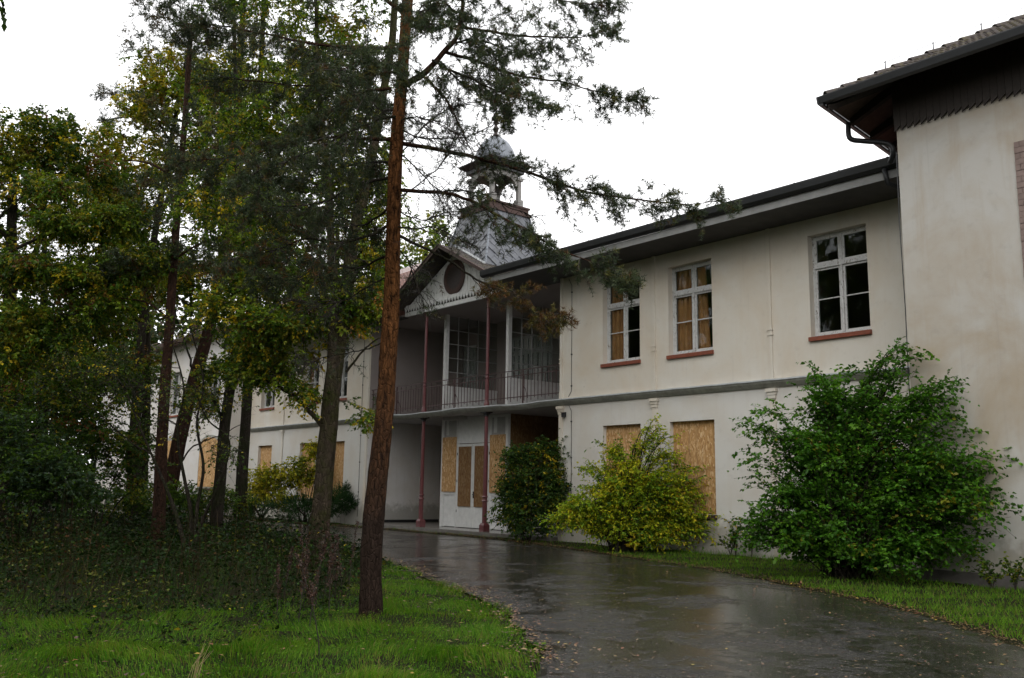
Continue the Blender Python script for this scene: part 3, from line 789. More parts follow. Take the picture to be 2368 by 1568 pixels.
# ------------------------------------------------------------------ cast-iron columns
def column(x, z0, z1, lower):
    y = 0.10
    if lower:
        c = MB().lathe([(0.078, z0 + 0.24), (0.078, z0 + 0.95), (0.07, z0 + 0.97), (0.066, z0 + 1.9), (0.058, z1 - 0.14)], (x, y, 0), 8, PI / 8).build("column", MT['maroon'], main)
        MB().box(x - 0.115, x + 0.115, y - 0.115, y + 0.115, z0, z0 + 0.19).lathe([(0.155, z0 + 0.19), (0.115, z0 + 0.25)], (x, y, 0), 4, PI / 4).build("base", MT['maroon'], c)
        for z in (0.90, 1.03): MB().lathe([(0.085, z0 + z), (0.105, z0 + z + 0.02), (0.085, z0 + z + 0.05)], (x, y, 0), 8, PI / 8).build("collar", MT['maroon'], c)
        MB().lathe([(0.06, z1 - 0.15), (0.075, z1 - 0.13), (0.07, z1 - 0.10), (0.14, z1 - 0.04)], (x, y, 0), 8, PI / 8).box(x - 0.15, x + 0.15, y - 0.13, y + 0.13, z1 - 0.04, z1).build("capital", MT['gutter'], c)
    else:
        c = MB().lathe([(0.066, z0 + 0.22), (0.066, z0 + 0.95), (0.056, z0 + 1.0), (0.05, z1 - 0.1)], (x, y, 0), 8, PI / 8).build("column", MT['maroon'], main)
        MB().lathe([(0.10, z0), (0.09, z0 + 0.12), (0.07, z0 + 0.22)], (x, y, 0), 8, PI / 8).build("base", MT['maroon'], c)
        for z in (0.92, 1.04): MB().lathe([(0.07, z0 + z), (0.09, z0 + z + 0.02), (0.07, z0 + z + 0.045)], (x, y, 0), 8, PI / 8).build("collar", MT['maroon'], c)
        MB().lathe([(0.052, z1 - 0.12), (0.06, z1 - 0.09), (0.10, z1 - 0.03), (0.11, z1)], (x, y, 0), 8, PI / 8).build("capital", MT['maroon'], c)
for x in (-1.745, 1.745):
    column(x, 0.0, 3.69, True); column(x, 3.83, 7.36, False)

# ------------------------------------------------------------------ balcony railing
ry = 0.10
rl = MB()
for a, b in ((-X0 + 0.0, -1.80), (-1.69, 1.69), (1.80, X0)):
    rl.box(a, b, ry - 0.022, ry + 0.022, 4.865, 4.885).box(a, b, ry - 0.012, ry + 0.012, 4.70, 4.724).box(a, b, ry - 0.012, ry + 0.012, 4.05, 4.074)
rail = rl.build("railing", MT['iron'], main)
bal_a = MB().box(-0.008, 0.008, -0.008, 0.008, 0.0, 0.80).add([(-0.014, -0.014, 0.80), (0.014, -0.014, 0.80), (0.014, 0.014, 0.80), (-0.014, 0.014, 0.80), (0, 0, 0.86)], [(0, 1, 4), (1, 2, 4), (2, 3, 4), (3, 0, 4), (3, 2, 1, 0)])
me_b = bpy.data.meshes.new("baluster"); me_b.from_pydata(bal_a.v, [], bal_a.f); me_b.materials.append(MT['iron'])
nb = 66
for i in range(nb):
    x = -X0 + 0.1 + i * (2 * X0 - 0.2) / (nb - 1)
    if min(abs(x - 1.745), abs(x + 1.745)) < 0.08: continue
    shared("baluster", me_b, Matrix.Translation((x, ry, 3.93 if i % 2 else 4.0)) @ Matrix.Diagonal((1, 1, 0.9 if i % 2 else 1.0, 1)), rail)
for x in (-3.5, 0.0, 3.5):
    MB().box(x - 0.016, x + 0.016, ry - 0.016, ry + 0.016, 3.83, 4.865).tube([(x, ry, 4.4), (x, ry + 0.10, 4.30), (x, ry + 0.16, 4.1), (x, ry + 0.17, 3.85)], 0.010, 5) \
        .tube([(x, ry, 4.45), (x + 0.05, ry - 0.02, 4.38), (x + 0.09, ry - 0.02, 4.27)], 0.009, 5).build("rail_post", MT['iron'], rail)

# ------------------------------------------------------------------ gable
GS = 0.53; AZ = 9.32; GX1 = 3.14
def gz_at(x): return AZ - GS * abs(x)
gab = MB().box(-3.0, 3.0, 0.0, 0.09, 7.36, 7.56).build("gable", MT['white'], main)
nb = 36; wbd = 6.0 / nb
for i in range(nb):
    a = -3.0 + i * wbd + 0.009; b = a + wbd - 0.018
    za, zb = gz_at(a) - 0.10, gz_at(b) - 0.10
    if max(za, zb) < 7.66: continue
    y0 = 0.028 + 0.004 * ((i * 7) % 3)
    zlo = 7.56
    MB().prism([(a, zlo), (b, zlo), (b, max(zb, zlo + 0.02)), (a, max(za, zlo + 0.02))], y0, 0.07).build("gable_board", MT['white'], gab)
MB().add([(-3.0, 0.072, 7.5), (3.0, 0.072, 7.5), (0, 0.072, 9.25)], [(0, 1, 2)]).build("backing", MT['wood_d'], gab)
MB().box(-2.98, 2.98, -0.003, -0.001, 7.50, 7.68).build("painted_shadow_strip", MT['wood_d'], gab)  # dark strip painting in the shadow between the teeth
tooth = MB().prism([(-0.078, 0.24), (0.078, 0.24), (0.078, 0.15), (0.0, 0.0), (-0.078, 0.15)], -0.016, 0.016)
me_t = bpy.data.meshes.new("tooth"); me_t.from_pydata(tooth.v, [], tooth.f); me_t.materials.append(MT['white'])
for i in range(36):
    x = -3.0 + (i + .5) * wbd
    shared("tooth", me_t, Matrix.Translation((x, -0.022, 7.50)), gab)
md = MB().lathe([(0.60, 0.0), (0.60, 0.03), (0.52, 0.05), (0.50, 0.03)], (0, 0, 0), 28).build("medallion", MT['rust'], gab)
md.matrix_basis = Matrix.Translation((-0.05, 0.024, 8.33)) @ Matrix.Rotation(PI / 2, 4, 'X')
mi = MB().lathe([(0.50, 0.0), (0.30, 0.012)], (0, 0, 0), 24).build("medallion_face", MT['medal'], gab)
mi.matrix_basis = Matrix.Translation((-0.05, 0.0, 8.33)) @ Matrix.Rotation(PI / 2, 4, 'X')
# gable roof with verge boards and shingles
for s in (-1, 1):
    rp = MB().add([(0, -0.69, AZ), (s * GX1, -0.69, gz_at(GX1)), (s * GX1, 3.2, gz_at(GX1)), (0, 3.2, AZ),
                   (0, -0.69, AZ - 0.06), (s * GX1, -0.69, gz_at(GX1) - 0.06), (s * GX1, 3.2, gz_at(GX1) - 0.06), (0, 3.2, AZ - 0.06)],
                  [(0, 1, 2, 3), (4, 5, 6, 7), (0, 4, 5, 1), (1, 5, 6, 2), (2, 6, 7, 3)]).build("gable_roof", MT['tile_m'], main)
    MB().prism([(0, AZ - 0.01), (s * (GX1 + 0.02), gz_at(GX1) - 0.02), (s * (GX1 + 0.02), gz_at(GX1) - 0.10), (0, AZ - 0.10)], -0.72, -0.695).build("verge_board", MT['wood_b'], rp)
    MB().prism([(0, AZ + 0.035), (s * (GX1 + 0.02), gz_at(GX1) + 0.025), (s * (GX1 + 0.02), gz_at(GX1) - 0.018), (0, AZ - 0.008)], -0.75, -0.66).build("verge_tile_edge", MT['rust'], rp)
    a_ = math.atan(GS) * s
    sh = MB().box(-0.07, 0.07, 0.0, 0.20, -0.006, 0.012); me_s = bpy.data.meshes.new("shingle"); me_s.from_pydata(sh.v, [], sh.f); me_s.materials.append(MT['tile_m'])
    for i in range(16):
        for j in range(9):
            if s < 0 and j > 4: continue
            d = 0.12 + i * 0.212
            shared("shingle", me_s, Matrix.Translation((s * d * math.cos(a_), -0.64 + j * 0.205, AZ - d * math.sin(abs(a_)) + 0.018)) @ Matrix.Rotation(a_, 4, 'Y') @ Matrix.Rotation(0.05 * ((i * 5 + j * 3) % 3 - 1), 4, 'X') @ Matrix.Diagonal((1.45, 1, 1, 1)), rp)

# ------------------------------------------------------------------ lantern tower
TX, TY = 0.0, 1.64
prof = [(1.60, 8.52), (1.44, 8.90), (1.22, 9.40), (1.04, 9.95), (0.92, 10.45), (0.86, 10.72)]
tw = MB().lathe([(r * math.sqrt(2), z) for r, z in prof], (TX, TY, 0), 4, PI / 4).build("tower", MT['slate'], main)
slate = MB().add([(0, 0, 0.006), (0.19, 0.19, 0.006), (0, 0.38, 0), (-0.19, 0.19, 0.006), (0, 0.0, 0.020), (0.19, 0.19, 0.018), (0, 0.38, 0.006), (-0.19, 0.19, 0.018)],
                 [(4, 5, 6, 7), (0, 1, 5, 4), (3, 0, 4, 7)])
me_sl = bpy.data.meshes.new("slate"); me_sl.from_pydata(slate.v, [], slate.f); me_sl.materials.append(MT['slate'])
ns = 0
for face in (0, 1):                        # the front and the right-hand slopes, the two that show
    for k in range(len(prof) - 1):
        (r0, z0), (r1, z1) = prof[k], prof[k + 1]
        ln = math.hypot(r0 - r1, z1 - z0); tilt = math.atan2(z1 - z0, r0 - r1)
        rows = max(1, round(ln / 0.185))
        for i in range(rows):
            t = i / rows; r = r0 + (r1 - r0) * t; z = z0 + (z1 - z0) * t
            n = int(r / 0.19)
            for j in range(-n, n + 1):
                x = j * 0.38 + (0.19 if (i + k) % 2 else 0)
                if abs(x) > r - 0.15: continue
                base = Matrix.Translation((x, -r, z)) @ Matrix.Rotation(tilt, 4, 'X')
                shared("slate", me_sl, Matrix.Translation((TX, TY, 0)) @ Matrix.Rotation(face * PI / 2, 4, 'Z') @ base @ Matrix.Translation((0, 0, 0.004 + 0.006 * ((j + i) % 2))), tw); ns += 1
for sx, sy in ((1, -1), (-1, -1), (1, 1)):
    MB().tube([(TX + sx * r, TY + sy * r, z + 0.01) for r, z in prof], 0.04, 6).build("hip_flashing", MT['zinc'], tw)
MB().tube([(0.05, 0.03, 9.35), (0.8, 0.03, 8.95), (1.62, 0.02, 8.50)], 0.05, 6).build("valley_flashing", MT['lead'], tw)
MB().box(TX - 0.93, TX + 0.93, TY - 0.93, TY + 0.93, 10.70, 10.78).box(TX - 0.86, TX + 0.86, TY - 0.86, TY + 0.86, 10.78, 10.98).build("lantern_base", MT['rust'], tw)
MB().box(TX - 0.90, TX + 0.90, TY - 0.90, TY + 0.90, 10.98, 11.05).build("lantern_ledge", MT['rust'], tw)
for sx in (-1, 1):
    for sy in (-1, 1):
        cx, cy = TX + sx * 0.60, TY + sy * 0.60
        MB().box(cx - 0.12, cx + 0.12, cy - 0.12, cy + 0.12, 11.05, 11.35).box(cx - 0.07, cx + 0.07, cy - 0.07, cy + 0.07, 11.35, 12.05).box(cx - 0.12, cx + 0.12, cy - 0.12, cy + 0.12, 12.05, 12.14).build("lantern_pillar", MT['stone'], tw)
for a in range(4):                         # arched spandrels between the pillars
    pts = [(-0.51, 12.14)] + [(-0.42 * math.cos(t), 11.82 + 0.30 * math.sin(t)) for t in np.linspace(0, PI, 11)] + [(0.51, 12.14), (0.51, 12.30), (-0.51, 12.30)]
    pts = [(-0.51, 11.82)] + pts[1:-3] + [(0.51, 11.82), (0.51, 12.30), (-0.51, 12.30)]
    s_ = MB().prism(pts, -0.65, -0.55).build("spandrel", MT['stone'], tw)
    s_.matrix_basis = Matrix.Translation((TX, TY, 0)) @ Matrix.Rotation(a * PI / 2, 4, 'Z')
MB().box(TX - 0.74, TX + 0.74, TY - 0.74, TY + 0.74, 12.30, 12.44).lathe([(0.78 * 1.414, 12.44), (0.93 * 1.414, 12.55), (0.95 * 1.414, 12.60), (0.70 * 1.414, 12.74)], (TX, TY, 0), 4, PI / 4).build("lantern_cornice", MT['gutter'], tw)
dome = [(0.76, 12.70), (0.735, 12.85), (0.70, 13.05), (0.64, 13.22), (0.54, 13.40), (0.40, 13.55), (0.24, 13.66), (0.10, 13.72)]
dm_ = MB().lathe(dome, (TX, TY, 0), 24).build("dome", MT['zinc'], tw, True)
MB().lathe([(0.10, 13.70), (0.14, 13.74), (0.10, 13.80), (0.06, 13.88), (0.10, 13.98), (0.11, 14.04), (0.06, 14.14), (0.06, 14.22), (0.12, 14.26), (0.06, 14.31), (0.17, 14.38), (0.18, 14.44), (0.10, 14.52), (0.05, 14.56), (0.09, 14.60), (0.03, 14.66), (0.028, 15.2), (0.02, 16.4)], (TX, TY, 0), 10).build("finial", MT['medal'], tw)

lamp = MB().box(5.45, 5.56, -0.12, -0.04, 3.33, 3.44).add([(5.44, -0.16, 3.46), (5.57, -0.16, 3.46), (5.57, -0.04, 3.47), (5.44, -0.04, 3.47), (5.44, -0.12, 3.44), (5.57, -0.12, 3.44), (5.57, -0.04, 3.44), (5.44, -0.04, 3.44)], [(0, 1, 2, 3), (7, 6, 5, 4), (4, 5, 1, 0), (5, 6, 2, 1), (7, 4, 0, 3)]).box(5.49, 5.52, -0.04, 0.004, 3.36, 3.42).build("wall_lamp", MT['black'])
tag(lamp, "small black box lamp under the moulding beside the porch", "lamp")

# ================================================================== PAVILIONS
YP = -2.0
pav = thing("corner_pavilion", (20, 3, -0.1), "tall stained cream building at the right edge with dark overhanging eaves", "building")
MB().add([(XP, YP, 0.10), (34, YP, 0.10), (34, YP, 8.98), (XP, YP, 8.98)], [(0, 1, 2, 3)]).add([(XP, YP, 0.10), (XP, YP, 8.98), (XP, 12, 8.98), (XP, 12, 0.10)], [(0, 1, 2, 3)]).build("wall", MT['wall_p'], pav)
MB().box(XP - 0.05, 34, YP - 0.06, 12, -0.3, 0.10).build("plinth", MT['plinth'], pav)
# bricked-up window
nbk = 0
me_br = {}
for r in range(24):
    z = 4.75 + r * 0.1
    for c in range(9):
        x = 18.53 + c * 0.165 - (0.08 if r % 2 else 0)
        a, b = max(x, 18.53), min(x + 0.160, 19.9)
        if b - a < 0.03: continue
        key = round(b - a, 3)
        if key not in me_br:
            mm = MB().box(0, b - a, -0.012, 0.02, 0, 0.094); me = bpy.data.meshes.new("brick"); me.from_pydata(mm.v, [], mm.f); me.materials.append(MT['pinkbrick']); me_br[key] = me
        shared("brick", me_br[key], Matrix.Translation((a, YP - 0.008 - 0.004 * ((r * 5 + c * 3) % 3), z)), pav)
# hipped roof with open eaves
EX, EY, EZ, HM, OV = XP - 0.885, YP - 0.89, 8.60, 0.56, 0.89
def SX(y): return EX - 0.125 * (y - EY)      # the side eave is slightly out of square
rf = MB()
T_ = 6.5
rf.add([(EX, EY, EZ), (40, EY, EZ), (40, EY + T_, EZ + HM * T_), (EX + T_, EY + T_, EZ + HM * T_)], [(0, 1, 2, 3)])
rf.add([(EX, EY, EZ), (EX + T_, EY + T_, EZ + HM * T_), (EX + T_, 14, EZ + HM * T_), (SX(14), 14, EZ)], [(0, 1, 2, 3)])
rf.add([(EX, EY, EZ - 0.09), (40, EY, EZ - 0.09), (40, EY + T_, EZ - 0.09 + HM * T_), (EX + T_, EY + T_, EZ - 0.09 + HM * T_)], [(3, 2, 1, 0)])
rf.add([(EX, EY, EZ - 0.09), (EX + T_, EY + T_, EZ - 0.09 + HM * T_), (EX + T_, 14, EZ - 0.09 + HM * T_), (SX(14), 14, EZ - 0.09)], [(3, 2, 1, 0)])
roofP = rf.build("roof", MT['wood_b'], pav)
me_pt = tile_mesh("roof_tile", 0.22, 0.36, MT['tile_m'])
ah = math.atan(HM); nt = 0
for row in range(9):
    for c in range(34):
        x = EX + 0.05 + c * 0.22; s_ = row * 0.30 * math.cos(ah)
        if x < EX + s_ + 0.16: continue
        if nt >= 260: break
        shared("roof_tile", me_pt, Matrix.Translation((x, EY - 0.04 + s_, EZ + 0.04 + s_ * HM)) @ Matrix.Rotation(ah, 4, 'X'), roofP); nt += 1
hipt = MB(); n = 7
for k, (yy, rr, zz) in enumerate(((0.0, 0.125, 0.03), (0.40, 0.10, 0.0))):
    for i in range(n):
        a = PI * i / (n - 1); hipt.v.append((rr * math.cos(a), yy, zz + rr * 0.8 * math.sin(a)))
    for i in range(n):
        a = PI * i / (n - 1); hipt.v.append(((rr - 0.02) * math.cos(a), yy, zz + (rr - 0.02) * 0.8 * math.sin(a)))
for i in range(n - 1):
    hipt.f += [(i, i + 1, 2 * n + i + 1, 2 * n + i), (n + i, n + i + 1, i + 1, i)]
me_h = bpy.data.meshes.new("hip_tile"); me_h.from_pydata(hipt.v, [], hipt.f); me_h.materials.append(MT['tile_m'])
hl = math.sqrt(2 + HM * HM); hd = Vector((1 / hl, 1 / hl, HM / hl))
for i in range(22):
    p = Vector((EX, EY, EZ + 0.03)) + hd * (0.02 + i * 0.335)
    shared("hip_tile", me_h, Matrix.Translation(p) @ Matrix.Rotation(-PI / 4, 4, 'Z') @ Matrix.Rotation(math.asin(hd.z), 4, 'X') @ Matrix.Rotation(0.05 * ((i * 7) % 3 - 1), 4, 'Y'), roofP)
# lightning conductor on the hip
pts = [Vector((EX, EY, EZ + 0.27)) + hd * t for t in (1.1, 2.4, 4.0, 6.0)]
lc = cable([tuple(p) for p in pts], 0.006, "lightning_conductor", pav)
for t in (1.2, 2.15, 3.1, 4.05, 5.0):
    p = Vector((EX, EY, EZ + 0.12)) + hd * t; MB().tube([tuple(p), (p.x, p.y, p.z + 0.18)], 0.011, 5).build("holder", MT['gutter'], lc)
# eave gutters
gp = [(EY + 0.0, EZ - 0.10), (EY - 0.09, EZ - 0.08), (EY - 0.12, EZ + 0.03), (EY - 0.12, EZ + 0.05), (EY - 0.105, EZ + 0.05), (EY - 0.08, EZ - 0.05), (EY, EZ - 0.06)]
MB().prism(gp, EX - 0.12, 40, 'x').build("gutter", MT['gutter'], pav)
sg = MB().prism([(p[0] - EY + EX, p[1] - (0.05 if p[1] < EZ else 0)) for p in gp], EY - 0.12, 14, 'y'); sg.v = [(x + SX(y) - EX, y, z) for x, y, z in sg.v]; sg.build("gutter", MT['gutter'], pav)
# frieze of pointed boards under the eaves
fb = MB().prism([(-0.058, 0.0), (0.058, 0.10), (0.058, 1.04), (-0.058, 1.04)], -0.03, 0.0)
me_f = bpy.data.meshes.new("frieze_board"); me_f.from_pydata(fb.v, [], fb.f); me_f.materials.append(MT['wood_d'])
frz = MB().box(XP - 0.03, 34, YP - 0.03, YP - 0.004, 8.05, 8.96).build("frieze", MT['wood_d'], pav)
for i in range(60):
    shared("frieze_board", me_f, Matrix.Translation((XP + 0.05 + i * 0.122, YP - 0.034, 7.92)), frz)
MB().box(XP - 0.04, XP - 0.005, YP - 0.02, 12, 8.2, 8.97).build("side_frieze", MT['wood_d'], pav)
for i in range(14):                        # rafters and boards under the side eave
    y = EY + 0.98 + i * 0.95
    if i % 1 == 0:
        MB().prism([(SX(y) + 0.05, EZ - 0.10 + 0.03), (XP, EZ - 0.10 + HM * 0.885), (XP, EZ - 0.30 + HM * 0.885), (SX(y) + 0.05, EZ - 0.20)], y, y + 0.12).build("rafter", MT['wood_d'], pav)
p0, p1 = Vector((EX + 0.03, EY + 0.03, EZ - 0.16)), Vector((XP, YP, EZ - 0.16 + HM * 0.885))
MB().tube([tuple(p0), tuple(p1)], 0.08, 4).build("hip_rafter", MT['wood_d'], pav)
# zinc pipes at the corner
def pipe(pts, r, name, par):
    P = smooth3(pts, 26); return MB().tube(P, r, 10).build(name, MT['gutter'], par, True)
def smooth3(P, n):
    P = np.array(P, float); d = np.r_[0, np.cumsum(np.linalg.norm(np.diff(P, axis=0), axis=1))]
    s = np.linspace(0, d[-1], n); k = np.clip(np.searchsorted(d, s, side='right') - 1, 0, len(P) - 2)
    t = ((s - d[k]) / (d[k + 1] - d[k]))[:, None]
    p0, p1, p2, p3 = P[np.maximum(k - 1, 0)], P[k], P[k + 1], P[np.minimum(k + 2, len(P) - 1)]
    return 0.5 * (2 * p1 + (p2 - p0) * t + (2 * p0 - 5 * p1 + 4 * p2 - p3) * t ** 2 + (3 * p1 - p0 - 3 * p2 + p3) * t ** 3)
pipe([(15.50, -1.85, 8.48), (15.50, -1.85, 8.22), (15.56, -1.83, 8.12), (15.75, -1.78, 8.05), (16.12, -1.68, 7.93), (16.24, -1.64, 7.84), (16.26, -1.62, 7.70), (16.12, -1.50, 7.58)], 0.05, "downpipe", pav)
pipe([(XP - 0.62, YE - 0.09, SOF + 0.18), (XP - 0.62, YE - 0.09, SOF - 0.06), (XP - 0.52, YE + 0.05, SOF - 0.14), (XP - 0.25, YE + 0.75, SOF - 0.30), (XP - 0.1, YE + 1.13, SOF - 0.42), (XP - 0.09, YE + 1.14, SOF - 0.8), (XP - 0.09, YE + 1.14, 3.9), (XP - 0.09, YE + 1.14, -0.1)], 0.05, "downpipe", main)
cable([(XP - 0.04, YP + 0.03, SOF + 0.2), (XP - 0.05, YP + 0.02, 6.2), (XP - 0.03, YP + 0.02, 4.6), (XP - 0.05, YP + 0.02, 2.2), (XP - 0.04, YP + 0.02, 0.2)], 0.009, "lightning_conductor", pav)
cable([(EX + 0.02, -0.6, EZ - 0.3), (EX + 0.0, -0.6, SOF + 0.4)], 0.005, "wire", pav)

pvl = thing("far_pavilion", (-20, 3, -0.1), "white rendered building at the far left end with arched boarded windows", "building")
def arched(x0, x1, z0, z1, rise, n=12):
    xm, hw = (x0 + x1) / 2, (x1 - x0) / 2
    return [(x0, z0), (x1, z0)] + [(xm + hw * math.cos(t), z1 + rise * math.sin(t)) for t in np.linspace(0, PI, n)]
PVY = -1.0
arch = [(-18.95, -16.75), (-24.3, -22.1), (-29.6, -27.4)]
uph = [(-18.6, -17.1, 4.75, 7.0), (-23.9, -22.4, 4.75, 7.0)]
holed_wall(-36, -16.2, -0.3, 8.6, uph, PVY, 0.3).build("wall", MT['wall_w'], pvl)
MB().add([(-16.2, PVY, -0.3), (-16.2, 10, -0.3), (-16.2, 10, 8.6), (-16.2, PVY, 8.6)], [(0, 1, 2, 3)]).build("wall", MT['wall_w'], pvl)
for a, b, c, d in uph:
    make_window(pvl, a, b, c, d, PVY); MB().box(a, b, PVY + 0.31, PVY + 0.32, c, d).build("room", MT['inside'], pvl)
for a, b in arch:
    f = MB().prism(arched(a - 0.12, b + 0.12, 1.05, 3.12, 0.46), PVY - 0.05, PVY - 0.004).build("arched_window", MT['course'], pvl)
    MB().prism(arched(a, b, 1.17, 3.10, 0.36), PVY - 0.075, PVY - 0.055).build("board", MT['osb'], f)
    MB().box(a - 0.15, b + 0.15, PVY - 0.10, PVY - 0.052, 1.0, 1.10).build("sill", MT['sill_d'], f)
MB().add([(-37, PVY - 0.9, 8.5), (-15.3, PVY - 0.9, 8.5), (-19, 4, 11.2), (-37, 4, 11.2), (-15.3, 11, 8.5)], [(0, 1, 2, 3), (1, 4, 2)]).add([(-37, PVY - 0.9, 8.42), (-15.3, PVY - 0.9, 8.42), (-15.3, 11, 8.42), (-37, 11, 8.42)], [(3, 2, 1, 0)]).build("roof", MT['tile'], pvl)

# ================================================================== PLANTS: growing helpers
Nh = unit(np.array([Fw[0], Fw[1], 0.0]))
def onP(u, v, base, off=0.0):
    """bearing met with the upright plane through a tree's foot, off metres behind it"""
    d = bearing(u, v); t = ((np.array(base)[:2] + Nh[:2] * off - CAM[:2]) @ Nh[:2]) / (d[:2] @ Nh[:2])
    return CAM + d * t
def poly3(pts, base, n=14):
    return smooth3([onP(p[0], p[1], base, p[2] if len(p) > 2 else 0.0) for p in pts], n)
def bez_paths(P0, D0, P2, k=7, sag=0.0, jit=0.06, r=rng):
    L = np.linalg.norm(P2 - P0, axis=1, keepdims=True)
    P1 = P0 + D0 * L * 0.45 + np.array([0, 0, 1.0]) * L * sag
    t = np.linspace(0, 1, k)[None, :, None]
    P = P0[:, None] * (1 - t) ** 2 + 2 * P1[:, None] * t * (1 - t) + P2[:, None] * t ** 2
    w = np.sin(np.linspace(0, PI, k))[None, :, None]
    return P + r.normal(0, 1, P.shape) * L[:, :, None] * jit * w
class Skeleton:
    def __init__(s): s.P = np.zeros((0, 3)); s.D = np.zeros((0, 3)); s.R = np.zeros(0)
    def add(s, path, radii, skip=0.0):
        d = unit(np.gradient(path, axis=0)); k = int(len(path) * skip)
        s.P = np.concatenate([s.P, path[k:]]); s.D = np.concatenate([s.D, d[k:]]); s.R = np.concatenate([s.R, np.asarray(radii)[k:]])
    def reach(s, tips, r=rng, up=0.5, k=7, sag=0.05, jit=0.05, rmin=0.006, batch=24, below=0.6):
        """grow a branch to every tip from the best node so far"""
        if len(s.P) == 0: return np.zeros((0, k, 3)), np.zeros((0, k))
        d0 = np.sqrt(((tips[:, None] - s.P[None, ::2]) ** 2).sum(-1)).min(1)
        order = np.argsort(d0); paths = []; rads = []
        for b in range(0, len(order), batch):
            T = tips[order[b:b + batch]]
            v = T[:, None] - s.P[None]; L = np.linalg.norm(v, axis=-1)
            cost = L + below * np.maximum(0, -v[..., 2]) + 0.35 * L * (1 - (v * s.D[None]).sum(-1) / (L + 1e-9))
            j = cost.argmin(1)
            L = L[np.arange(len(T)), j]
            D0 = unit(s.D[j] * 0.5 + unit(T - s.P[j]) * 0.7 + np.array([0, 0, up * 0.3]))
            p = bez_paths(s.P[j], D0, T, k, sag, jit, r)
            r0 = np.minimum(s.R[j] * 0.75, 0.006 + 0.012 * L); r0 = np.maximum(r0, rmin)
            rr = r0[:, None] * np.linspace(1, 0.0, k)[None] + rmin * 0.7 * np.linspace(0, 1, k)[None]
            for q in range(len(T)): s.add(p[q, 1:], rr[q, 1:])
            paths.append(p); rads.append(rr)
        return np.concatenate(paths), np.concatenate(rads)
def sample_path(paths, per, t0, t1, r=rng):
    n, k, _ = paths.shape
    t = r.uniform(t0, t1, (n, per)) * (k - 1); i = np.clip(t.astype(int), 0, k - 2); f = (t - i)[..., None]
    a = np.take_along_axis(paths, i[..., None].repeat(3, -1), 1); b = np.take_along_axis(paths, (i + 1)[..., None].repeat(3, -1), 1)
    return (a + (b - a) * f).reshape(-1, 3), unit(b - a).reshape(-1, 3)
def twigs(paths, per, length, t0=0.35, spread=0.9, up=0.0, k=4, r=rng, droop=0.0):
    p, d = sample_path(paths, per, t0, 1.0, r)
    rnd = unit(r.normal(0, 1, p.shape)); dirs = unit(d * 0.75 + rnd * spread + np.array([0, 0, up]))
    L = r.uniform(0.5, 1.0, (len(p), 1)) * length
    t = np.linspace(0, 1, k)[None, :, None]
    P = p[:, None] + dirs[:, None] * L[:, None] * t + np.array([0, 0, -1.0]) * droop * L[:, None] * t ** 2
    P = P + r.normal(0, 1, P.shape) * L[:, None] * 0.04 * t
    return P
def palette(n, pal, r=rng, jit=0.25, groups=None, gw=0.7):
    """pal: list of (weight, rgb); neighbours on one branch tend to share a colour"""
    w = np.array([p[0] for p in pal], float); w /= w.sum(); c = np.array([p[1] for p in pal])
    idx = r.choice(len(pal), n, p=w)
    if groups is not None:
        gi_ = r.choice(len(pal), groups.max() + 1, p=w); use = r.random(n) < gw
        idx = np.where(use, gi_[groups], idx)
    return c[idx] * r.uniform(1 - jit, 1 + jit, (n, 1)) * r.uniform(0.92, 1.08, (n, 3))
def leaf_arrays(p, d, nrm, L, Wd, C, hi=False, curl=0.12):
    s = unit(np.cross(d, nrm)); nn = np.cross(s, d)
    L = L[:, None]; Wd = Wd[:, None]; n = len(p)
    if hi:
        f = 0.20 * Wd
        V = np.stack([p, p + d * L * 0.30 + s * Wd * 0.46 + nn * f, p + d * L * 0.68 + s * Wd * 0.38 + nn * (f - curl * L * 0.5), p + d * L - nn * curl * L,
                      p + d * L * 0.68 - s * Wd * 0.38 + nn * (f - curl * L * 0.5), p + d * L * 0.30 - s * Wd * 0.46 + nn * f], 1)
        T = np.array([[0, 1, 3], [1, 2, 3], [0, 3, 5], [3, 4, 5]])
    else:
        V = np.stack([p, p + d * L * 0.48 + s * Wd * 0.5 + nn * 0.18 * Wd, p + d * L - nn * curl * L, p + d * L * 0.48 - s * Wd * 0.5 + nn * 0.18 * Wd], 1)
        T = np.array([[0, 1, 2], [0, 2, 3]])
    k = V.shape[1]
    return V.reshape(-1, 3), (T[None] + (np.arange(n) * k)[:, None, None]).reshape(-1, 3), np.repeat(C, k, 0)
def leaves_on(tw, per, size, pal, asp=0.62, r=rng, flat=0.8, droop=0.35, hi=False, t0=0.15, groups=None, jit=0.25):
    p, d = sample_path(tw, per, t0, 1.0, r)
    g = np.repeat(np.arange(len(tw)), per) if groups is None else np.repeat(groups, per)
    side = unit(np.cross(d, np.array([0, 0, 1.0]))) * r.choice([-1, 1], (len(p), 1))
    ld = unit(d * 0.55 + side * 0.8 + r.normal(0, 0.35, p.shape) + np.array([0, 0, -droop]))
    nr = unit(np.array([0, 0, 1.0]) * flat + r.normal(0, 0.55, p.shape))
    L = size * r.uniform(0.55, 1.15, len(p))
    return leaf_arrays(p, ld, nr, L, L * asp * r.uniform(0.85, 1.15, len(p)), palette(len(p), pal, r, jit, g), hi)
